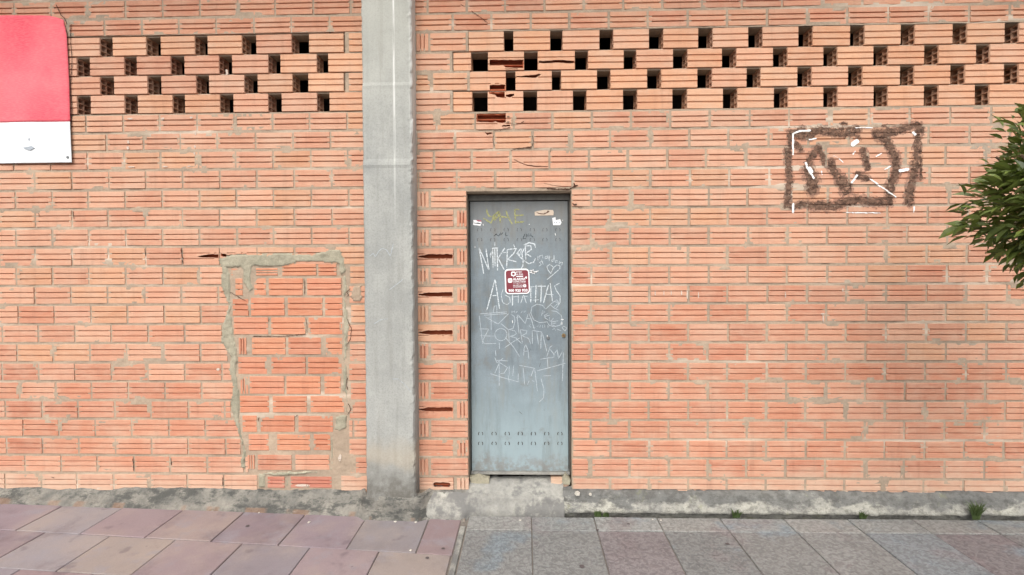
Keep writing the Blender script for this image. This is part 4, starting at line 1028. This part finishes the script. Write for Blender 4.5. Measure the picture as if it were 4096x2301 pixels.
# alarm sign
S_ = (1990, 1060, .0898)
YS = YD-.006
def rrect(x0, x1, y0, y1, r, n=6):
    P = []
    for cx, cy, a0 in ((x1-r, y0+r, -90), (x1-r, y1-r, 0), (x0+r, y1-r, 90), (x0+r, y0+r, 180)):
        for k in range(n+1):
            a = math.radians(a0+90*k/n); P.append((cx+r*math.cos(a), cy+r*math.sin(a)))
    return P
def tilt(P, f=1.0): return [(x+(y-740)*.035, y-(x-880)*.022) for x, y in P]
sg = MB(); sg.prism([q(S_, *p, YS) for p in tilt(rrect(330, 1430, 175, 1300, 170))], YS, YD+.001)
sign = dlink('alarm_sign', sg.me('alarm_sign'), M['sign_white']); sign['label'] = 'maroon alarm sign with rounded white edge'
def sgn(name, P, m, th): 
    mb = MB(); mb.prism([q(S_, *p, YS) for p in tilt(P)], YS-th, YS+.001); o = link(name, mb.me(name), m, sign); return o
sgn('sign_field', rrect(385, 1380, 240, 1240, 110), M['sign_maroon'], .0010)
def ring(P, Q, m, name, th=.0020):
    n = len(P); A = [q(S_, *p, YS) for p in tilt(P)]; B = [q(S_, *p, YS) for p in tilt(Q)]
    V = [(x, YS-th, z) for x, z in A+B]; return link(name, mesh(name, V, [(i, n+i, n+(i+1) % n, (i+1) % n) for i in range(n)]), m, sign)
ring(rrect(615, 825, 295, 495, 60), rrect(668, 775, 345, 445, 12), M['sign_white'], 'sign_emblem')
sgn('sign_emblem', [(690, 480), (755, 480), (725, 550)], M['sign_white'], .0020)
sgn('sign_emblem', rrect(468, 660, 590, 790, 55), M['sign_white'], .0020)
for r in (30, 70, 108):
    mb = MB(); mb.ribbon([q(S_, *p, YS) for p in tilt([(522+r*math.sin(a), 735-r*math.cos(a)) for a in np.linspace(0, 1.57, 7)])], .0017, YS, .0028, 0); link('sign_emblem', mb.me('sign_emblem'), M['sign_maroon'], sign)
sgn('sign_bar', rrect(840, 1150, 490, 535, 18), M['sign_white'], .0020)
sgn('sign_emblem', rrect(1240, 1325, 525, 620, 38), M['sign_white'], .0020)
sgn('sign_emblem', rrect(1140, 1270, 875, 1000, 30), M['sign_white'], .0020)
sgn('sign_emblem', rrect(1185, 1220, 915, 960, 14), M['sign_maroon'], .0028)
def text(s, x0, x1, ybase, h, m=M['sign_white'], bold=0.0, th=.0022):
    cu = bpy.data.curves.new('lettering', 'FONT'); cu.body = s; cu.size = 1.0; cu.resolution_u = 3; cu.offset = bold
    ob = bpy.data.objects.new('tmp', cu); COL.objects.link(ob); dg = bpy.context.evaluated_depsgraph_get()
    me = bpy.data.meshes.new_from_object(ob.evaluated_get(dg)); bpy.data.objects.remove(ob)
    co = np.array([v.co[:] for v in me.vertices]); lo, hi = co.min(0), co.max(0)
    for v in me.vertices:
        fx = (v.co.x-lo[0])/(hi[0]-lo[0]); fy = (v.co.y-lo[1])/(hi[1]-lo[1])
        X, Zz = q(S_, *tilt([(x0+(x1-x0)*fx, ybase-h*fy)])[0], YS); v.co = (X, YS-th, Zz)
    me.materials.clear(); me.materials.append(m); me.update(); link('sign_lettering', me, m, sign)
text('grupo', 845, 1100, 365, 75, bold=.01); text('on linea', 845, 1145, 450, 80, bold=.01)
text('ALARMA', 692, 1245, 680, 105, bold=.03); text('CONECTADA', 692, 1255, 770, 70, bold=.015)
text('CENTRAL RECEPTORA', 692, 1255, 825, 34); text('24h', 860, 945, 868, 34)
text('PROTECCION', 695, 1115, 935, 48, bold=.01); text('DE SEGURIDAD', 695, 1115, 1005, 48, bold=.01)
text('900 920 920', 475, 1325, 1200, 125, bold=.03)
# lock cylinder and capped handle hole
x, z = dq(B_, 1785, 1275)
mb = MB(); mb.cyl((x, YD-.004, z), (0, -1, 0), .0135, .012, .004, 20); lk = dlink('lock_escutcheon', mb.me('lock_escutcheon', False), M['brass'])
mb = MB(); mb.cyl((x, YD-.008, z), (0, -1, 0), .0065, .006, .006, 14); link('lock_cylinder', mb.me('lock_cylinder'), M['paper_brown'], lk)
for a in (-.7, .7, 3.14):
    mb = MB(); mb.cyl((x+.0115*math.sin(a), YD-.0075, z-.0115*math.cos(a)*1.0), (0, -1, 0), .0028, .0022, .0025, 8); link('screw', mb.me('screw'), M['brass'], lk)
x, z = dq(B_, 1505, 1320)
mb = MB(); mb.cyl((x, YD+.002, z), (0, -1, 0), .013, .010, .008, 18); dlink('handle_boss', mb.me('handle_boss'), M['boss'])

# ------------------------------------------------------------------ marks on the right-hand wall (dried adhesive of a lost sign)
GL = (3072, 500, .5182)
brown = [([(180,60),(260,80),(400,45),(540,60),(680,40)], 34), ([(250,40),(330,90)], 30), ([(480,60),(560,80),(650,70)], 22), ([(830,60),(960,55),(1040,30)], 32), ([(1080,20),(1150,5),(1180,40)], 30),
         ([(150,190),(158,330),(165,450),(150,560),(140,620)], 26), ([(165,80),(165,180)], 20), ([(215,150),(245,190)], 26), ([(140,620),(200,630),(300,600)], 26), ([(330,620),(470,630),(600,600)], 36), ([(600,590),(700,580),(820,600),(930,595)], 34),
         ([(380,180),(330,250),(310,310)], 28), ([(380,180),(420,240),(430,295)], 20), ([(310,350),(340,430),(335,500)], 46), ([(480,290),(500,350),(560,430)], 32), ([(560,430),(595,480),(600,500)], 46), ([(730,200),(745,260),(765,330)], 26), ([(690,390),(760,410)], 28),
         ([(830,75),(900,110),(950,190),(980,260),(990,340),(970,410),(940,470),(930,560)], 34), ([(1150,60),(1145,180),(1135,300)], 24), ([(1140,300),(1120,400),(1090,500),(1085,600)], 34), ([(1170,120),(1175,420)], 14), ([(680,80),(700,110)], 16), ([(560,-10),(600,-8)], 12), ([(880,10),(905,8)], 10)]
white = [([(190,230),(190,70)], 10), ([(190,70),(240,48),(320,45)], 12), ([(315,115),(365,108)], 9), ([(650,150),(680,130)], 26), ([(650,230),(668,205)], 8), ([(830,245),(872,220)], 9), ([(895,345),(940,322)], 9), ([(1015,355),(1075,345)], 18), ([(1118,60),(1130,75)], 16), ([(642,445),(682,392)], 14),
         ([(288,295),(300,330),(348,412)], 12), ([(320,330),(335,365)], 14), ([(408,360),(412,388)], 8), ([(500,240),(530,250)], 4), ([(545,262),(572,290)], 7), ([(785,420),(870,480),(985,560)], 9), ([(190,612),(190,676)], 13), ([(1120,632),(1120,672)], 9), ([(600,678),(860,680)], 6), ([(670,24),(800,24)], 7)]
def raster(name, strokes_, m, par, cell, rag, lift, seed, wk=1.0):
    P = []
    for pts, w_ in strokes_:
        PP = [q(GL, a, c) for a, c in pts]; wid = w_*.5182/610.0*wk
        for s0, s1 in zip(PP[:-1], PP[1:]): P.append((s0, s1, wid))
    xs_ = [p[k][0] for p in P for k in (0, 1)]; zs_ = [p[k][1] for p in P for k in (0, 1)]
    x0, x1, z0, z1 = min(xs_)-.05, max(xs_)+.05, min(zs_)-.05, max(zs_)+.05
    nx = int((x1-x0)/cell)+1; nz = int((z1-z0)/cell)+1; XX, ZZ = np.meshgrid(np.linspace(x0, x1, nx), np.linspace(z0, z1, nz))
    best = np.full(XX.shape, -9.)
    for (a, c, wid) in P:
        e = np.array(c)-np.array(a); L = (e**2).sum()+1e-12; t = np.clip(((XX-a[0])*e[0]+(ZZ-a[1])*e[1])/L, 0, 1)
        best = np.maximum(best, wid-np.hypot(XX-a[0]-t*e[0], ZZ-a[1]-t*e[1]))
    best = best+rag*(fbm(XX, ZZ*1.3, 60, seed, 3)-.5)*2
    on = best > 0
    YY = ym(XX, ZZ)
    for (a, d, e, g, yf, vv) in BR:
        if d < x0 or a > x1 or g < z0 or e > z1: continue
        ins = (XX > a) & (XX < d) & (ZZ > e) & (ZZ < g); h = g-e; yb = np.full(XX.shape, yf)
        for gg in (.345, .67):
            dd = np.abs(ZZ-(e+h*gg)); yb = np.where(dd < .0042, yf+.006*(1-dd/.0042), yb)
        YY = np.where(ins, np.minimum(YY, yb), YY)
    YY -= lift
    K = on[:-1, :-1] & on[1:, :-1] & on[:-1, 1:] & on[1:, 1:]; J, I = np.nonzero(K); n0 = J*nx+I
    idx = np.stack([n0, n0+1, n0+nx+1, n0+nx], 1); used, inv = np.unique(idx, return_inverse=True); inv = inv.reshape(idx.shape)
    link(name, mesh(name, np.stack([XX.ravel()[used], YY.ravel()[used], ZZ.ravel()[used]], 1), inv, False), m, par)
M['stain'] = see_through('adhesive_stain', alb(150, 118, 104), 40, .30, .62, .9, .55)
raster('adhesive_stain', brown, M['stain'], wallR, .0040, .016, .0012, 37, 1.4)
raster('dried_adhesive', brown, M['glue'], wallR, .0034, .014, .0022, 91, .92)
raster('white_sign_remnant', white, M['white_paint'], wallR, .0026, .0022, .0036, 17, .72)
# white flecks on both walls
M['pale_fleck'] = see_through('faded_paint_fleck', alb(232, 216, 200), 90, .2, .5, .9, .8)
def fleck(par, u, v, w_, h_, m=M['pale_fleck']):
    x, z = W(u, v); n = 8; k = 1/610.
    mb = MB(); mb.prism([(x+k*w_*.5*math.cos(a)*random.uniform(.6, 1.2), z+k*h_*.42*math.sin(a)*random.uniform(.6, 1.2)) for a in np.linspace(0, 6.283, n+1)[:-1]], -.0070, -.002)
    link('paint_fleck', mb.me('paint_fleck'), m, par)
for x, y, w_, h_ in ((1080, 985, 26, 8), (1350, 985, 14, 12), (1585, 975, 14, 12), (1065, 1178, 12, 18), (1062, 1225, 10, 18), (1620, 1100, 8, 20), (1617, 1215, 8, 14), (1613, 1270, 9, 14), (1090, 1382, 26, 8), (1368, 1380, 24, 9), (1570, 1376, 20, 5), (1880, 600, 12, 30)):
    fleck(wallL, .4837*x, .4837*y, w_, h_)
fleck(wallL, 875, 1477, 14, 16); fleck(wallL, 1361, 1830, 16, 34); fleck(wallL, 1212, 1941, 70, 12)
for u, v, w_, h_ in ((2620, 1173, 5, 26), (2655, 1173, 4, 24), (2684, 1172, 4, 24), (2725, 1172, 6, 30), (2748, 1180, 6, 56), (2793, 1180, 4, 44), (3140, 1180, 5, 36), (3290, 1256, 20, 8), (3291, 1275, 6, 40), (3369, 1160, 6, 20)): fleck(wallR, u, v, w_, h_)

# ------------------------------------------------------------------ banner
ban = thing('banner', (-3.2, -.02, 2.9), 'red and white cloth banner hung on the left end of the wall', 'banner')
YBN = -.016
bx1 = W(278, 400, YBN)[0]; bz1 = W(120, 62, YBN)[1]; bzm = W(120, 490, YBN)[1]; bz0 = W(120, 653, YBN)[1]; bx0 = bx1-1.25
def cloth(z_lo, z_hi, ox=0):
    nx, nz = 60, 40; V = []; Fc = []
    for k in range(nz+1):
        for i in range(nx+1):
            fx = i/nx; z = z_lo+(z_hi-z_lo)*k/nz; x = bx0+(bx1-bx0)*fx
            g = (z-bz0)/(bz1-bz0)
            x += ((.010-.022*g)*fx if True else 0)
            e = max(0, fx-.86)/.14; top = max(0, (g-.86)/.14)
            y = YBN-.0045*math.sin(fx*9+g*2.2)-.0025*math.sin(fx*21-g*6)*(1-g*.5)-.003*math.sin(g*3.1)-.007*(float(fbm(np.array([x]), np.array([z*.6]), 7, 19)[0])-.5)
            z -= .0+.030*e*e*top*1.0*(1 if g > .8 else 0)
            x -= .035*max(0, e-.35)*top
            y += .004*e*top
            V.append((x, y, z-.012*fx*0))
    for k in range(nz):
        for i in range(nx): Fc.append((k*(nx+1)+i, k*(nx+1)+i+1, (k+1)*(nx+1)+i+1, (k+1)*(nx+1)+i))
    return V, Fc
for nm, a, c, m_ in (('red_field', bzm, bz1, M['sign_red']), ('white_band', bz0, bzm, M['banner_white'])):
    V, Fc = cloth(a, c); o = link(nm, mesh(nm, V, Fc, True), m_, ban); o.location = tuple(-x for x in ban.location)
    md = o.modifiers.new('cloth_thickness', 'SOLIDIFY'); md.thickness = .0008; md.offset = 1
def bpart(nm, mb, m_): o = link(nm, mb.me(nm), m_, ban); o.location = tuple(-x for x in ban.location); return o
mb = MB(); x, z = W(258, 627, YBN-.03); mb.cyl((x, YBN, z), (0, -1, 0), .010, .009, .009, 14); bpart('eyelet', mb, M['boss'])
mb = MB(); e = W(262, 82, -.02)
mb.tube([(W(268, 95, -.02)[0], -.02, W(268, 95, -.03)[1]), (W(262, 75, -.02)[0], -.025, W(262, 75, -.02)[1]), (W(245, 62, -.02)[0], -.02, W(245, 62, -.02)[1]), (W(222, 20, -.01)[0], -.004, W(222, 20, -.01)[1]), (W(220, 10, 0)[0], .01, W(220, 10, 0)[1])], .0022, 6); bpart('tie_cord', mb, M['cord'])
mb = MB(); mb.tube([(W(278-3*math.sin(k*.6), 95+k*19, YBN)[0]+.004, YBN+.008, W(278, 95+k*19, YBN)[1]) for k in range(30)], .0018, 5); bpart('edge_rope', mb, M['cord'])
for P in ([(92, 590), (110, 588), (125, 584), (138, 592), (120, 602), (100, 597)], [(112, 555), (118, 552), (120, 562), (114, 563)]):
    mb = MB(); mb.prism([W(a, c, YBN-.008) for a, c in P], YBN-.0085, YBN); bpart('faded_print', mb, M['smudge'])

# ------------------------------------------------------------------ clipped tree at the right edge
def tree():
    c = ray(4440, 800); t = 2.15/c[1]; cx, cy, cz = c[0]*t, c[1]*t-D, ZC+c[2]*t
    root = thing('clipped_tree', (cx, cy, zr(cx)), 'dark green clipped broadleaf tree crown at the right edge in front of the wall', 'tree')
    RX, RZ = .345, .365
    mb = MB(); mb.tube([(cx-cx, 0, -.02), (.02, .01, .5), (-.01, 0, cz-.3), (0, 0, cz-.1)], lambda f: .045-.018*f, 9); link('trunk', mb.me('trunk', True), M['bark'], root)
    mb = MB()
    for k in range(9):
        a = 2*math.pi*k/9+.3; mb.tube([(0, 0, cz-.3), (.15*math.cos(a), .15*math.sin(a), cz-.08+.1*random.random()), (.34*math.cos(a), .34*math.sin(a), cz+random.uniform(-.1, .25))], lambda f: .014-.009*f, 5)
    link('branches', mb.me('branches'), M['bark'], root)
    def leaf(L, w):
        V = [(0, 0, 0), (L*.3, w*.42, .004), (L*.3, 0, -.004), (L*.3, -w*.42, .004), (L*.62, w*.44, 0), (L*.62, 0, -.008), (L*.62, -w*.44, 0), (L, 0, -.02)]
        return V, [(0, 2, 1), (0, 3, 2), (1, 2, 5, 4), (2, 3, 6, 5), (4, 5, 7), (5, 6, 7)]
    protos = []
    for L, w in ((.084, .036), (.072, .030), (.095, .040), (.078, .041)):
        V, Fc = leaf(L, w); me = mesh('leaf', V, Fc); me.materials.append(M['leaf']); protos.append((me, V, Fc))
    mass = MB(); singles = 0
    lumps = [(random.uniform(0, 6.28), random.uniform(-1, 1), random.uniform(.04, .12)) for _ in range(24)]
    for i in range(4600):
        a = random.uniform(0, 2*math.pi); s = random.uniform(-1, 1); r = random.random()**.34
        d = Vector((math.cos(a)*math.sqrt(1-s*s), math.sin(a)*math.sqrt(1-s*s), s))
        rr = 1.0
        for la, ls, amp in lumps:
            l = Vector((math.cos(la)*math.sqrt(1-ls*ls), math.sin(la)*math.sqrt(1-ls*ls), ls)); k = d.dot(l)
            if k > .86: rr += amp*(k-.86)/.14*2.0
            elif k > .80: rr -= amp*.5
        p = Vector((d.x*RX*r*rr, d.y*RX*r*rr, d.z*RZ*r*rr+cz))
        out = (d+Vector((random.uniform(-.9, .9), random.uniform(-.9, .9), random.uniform(-.5, .9)))).normalized()
        q_ = out.to_track_quat('X', 'Z'); e = q_.to_matrix() @ Matrix.Rotation(random.uniform(-.9, .9), 3, 'X')
        me, V, Fc = random.choice(protos); sc = random.uniform(.5, 1.08)
        facing = d.dot(Vector((-.62, -.78, .05)))
        if singles < 150 and r > .93 and facing > .35:
            o = link('leaf', me, None, root); o.location = p; o.rotation_euler = e.to_euler(); o.scale = (sc, sc, sc); singles += 1
        else: mass.add([tuple(p+e@(Vector(v)*sc)) for v in V], Fc)
    for k in range(10):            # loose shoots that stand out from the clipped outline
        a = random.uniform(0, 6.28); s = random.uniform(-.7, .8); d = Vector((math.cos(a)*math.sqrt(1-s*s), math.sin(a)*math.sqrt(1-s*s), s))
        base = Vector((d.x*RX*.85, d.y*RX*.85, d.z*RZ*.85+cz)); L = random.uniform(.05, .10); dirn = (d+Vector((0, 0, random.uniform(-.2, .5)))).normalized()
        tw = MB(); tw.tube([base, base+dirn*L*.5+Vector((0, 0, .01)), base+dirn*L], .0022, 4); link('twig', tw.me('twig'), M['bark'], root)
        for j in range(random.randint(3, 6)):
            p = base+dirn*L*(.35+.65*j/5); o2 = (dirn+Vector((random.uniform(-.9, .9), random.uniform(-.9, .9), random.uniform(-.5, .8)))).normalized()
            me = random.choice(protos)[0]; o = link('leaf', me, None, root); o.location = p; sc = random.uniform(.4, .8); o.scale = (sc, sc, sc)
            o.rotation_euler = (o2.to_track_quat('X', 'Z').to_matrix() @ Matrix.Rotation(random.uniform(-.9, .9), 3, 'X')).to_euler()
    link('crown', mass.me('crown'), M['leaf'], root, kind='stuff')
tree()

# ------------------------------------------------------------------ weeds and litter
def weed(u, v, h, n, lab, y=-.078):
    x, z = W(u, v, y); root = thing('weed', (x, y, -.005), lab, 'weed', 'weeds at the foot of the wall'); mb = MB()
    for k in range(n):
        a = random.uniform(0, 6.28); L = h*random.uniform(.5, 1.1); lean = random.uniform(.15, .75); w = random.uniform(.003, .006)
        dx, dy = math.cos(a)*lean, math.sin(a)*lean*.6-.15; bx_ = random.uniform(-.02, .02)
        P = [(bx_+dx*L*f*f, dy*L*f*f, L*f*(1-.25*f*lean)) for f in (0, .35, .7, 1)]
        V = []
        for (px_, py_, pz_), ww in zip(P, (w*.5, w, w*.8, .0006)): V += [(px_-ww, py_, pz_), (px_+ww, py_+.001, pz_)]
        mb.add(V, [(0,1,3,2), (2,3,5,4), (4,5,7,6)])
    link('blades', mb.me('blades'), M['weed'], root)
weed(2392, 2066, .05, 26, 'small low weed in the crack beside the door step'); weed(2945, 2068, .065, 26, 'short dark weed tuft, second from the door')
weed(3452, 2070, .055, 20, 'thin pale weed tuft, third from the door'); weed(3905, 2072, .13, 70, 'largest green weed tuft at the foot of the wall, farthest right'); weed(2425, 2062, .035, 12, 'tiny weed sprig just right of the first weed')
def chip(u, v, left, w_, lab, m=M['litter'], ht=.0035):
    if left:
        d = ray(u, v); tt = (zleft(XB)+KL*XB-ZC)/(d[2]+KL*d[0]); x, y = d[0]*tt, d[1]*tt-D; z = zleft(x)
    else: (x, y), z = G(u, v, 0), 0.0
    n = 7; ang = random.uniform(0, 6); k = w_*.62/610.
    bot = [(k*.5*math.cos(a+ang)*random.uniform(.35, 1.15), k*.6*math.sin(a+ang)*random.uniform(.35, 1.15)) for a in np.linspace(0, 6.283, n+1)[:-1]]
    V = [(p[0], p[1], 0) for p in bot]+[(p[0]*.7, p[1]*.7, ht*random.uniform(.7, 1.2)) for p in bot]
    me = mesh('chip', V, [tuple(range(n-1, -1, -1)), tuple(range(n, 2*n))]+[(i, (i+1) % n, n+(i+1) % n, n+i) for i in range(n)])
    o = link('litter_chip', me, m); o.location = (x, y, z+.0008); o['label'] = lab; o['category'] = 'litter'; o['group'] = 'white scraps on the pavement'
for u, v, l, w_, lab in ((1237, 2090, 1, 22, 'white scrap on the mauve paving left of the pillar foot'), (1581, 2088, 1, 22, 'white scrap on the mauve paving below the concrete pillar'), (1665, 2090, 1, 24, 'pinkish white scrap just right of the scrap below the pillar'),
                         (1643, 2202, 1, 18, 'white pebble lying nearest the camera on the mauve paving'), (1036, 2052, 1, 14, 'tiny white scrap at the cement strip under the bricked-up opening'),
                         (2610, 2080, 0, 18, 'white scrap in the gap, left one of the pair between first and second weeds'), (2644, 2082, 0, 18, 'white scrap in the gap, right one of the pair between first and second weeds'), (2081, 2082, 0, 24, 'white triangular scrap in front of the door step')):
    chip(u, v, l, w_, lab)
for u, v, y, w_, lab in ((2309, 1975, -.045, 34, 'crumpled white scrap on the plinth right of the door'), (2361, 1978, -.045, 18, 'small white square scrap on the plinth right of the door')):
    x, z = W(u, v, y); mb = MB(); k = w_*.62/610.
    mb.prism([(x-k*.5, z), (x-k*.3, z+k*.35), (x+k*.1, z+k*.5), (x+k*.5, z+k*.2), (x+k*.4, z-k*.3), (x-k*.2, z-k*.35)], y-.006, y+.004)
    link('litter_chip', mb.me('litter_chip'), M['litter'], None, label=lab, category='litter', group='white scraps on the pavement')
def gum(par, u, v, left, r):
    if left:
        d = ray(u, v); tt = (zleft(XB)+KL*XB-ZC)/(d[2]+KL*d[0]); x, y = d[0]*tt, d[1]*tt-D; z = zleft(x)
    else: (x, y), z = G(u, v, 0), 0.0
    mb = MB(); n = 10; V = [(x+r*math.cos(a)*random.uniform(.8, 1.1), y+r*math.sin(a)*random.uniform(.8, 1.1), z+.0035+KL*0) for a in np.linspace(0, 6.283, n+1)[:-1]]
    mb.add(V, [tuple(range(n))]); link('gum_spot', mb.me('gum_spot'), M['gum'], par)
for u, v, l, r in ((1709, 2234, 1, .012), (1772, 2196, 1, .011), (990, 2106, 1, .013), (2328, 2268, 0, .016), (2390, 2122, 0, .010), (2910, 2178, 0, .013), (2515, 2098, 0, .011)): gum(left_pave if l else right_pave, u, v, l, r)
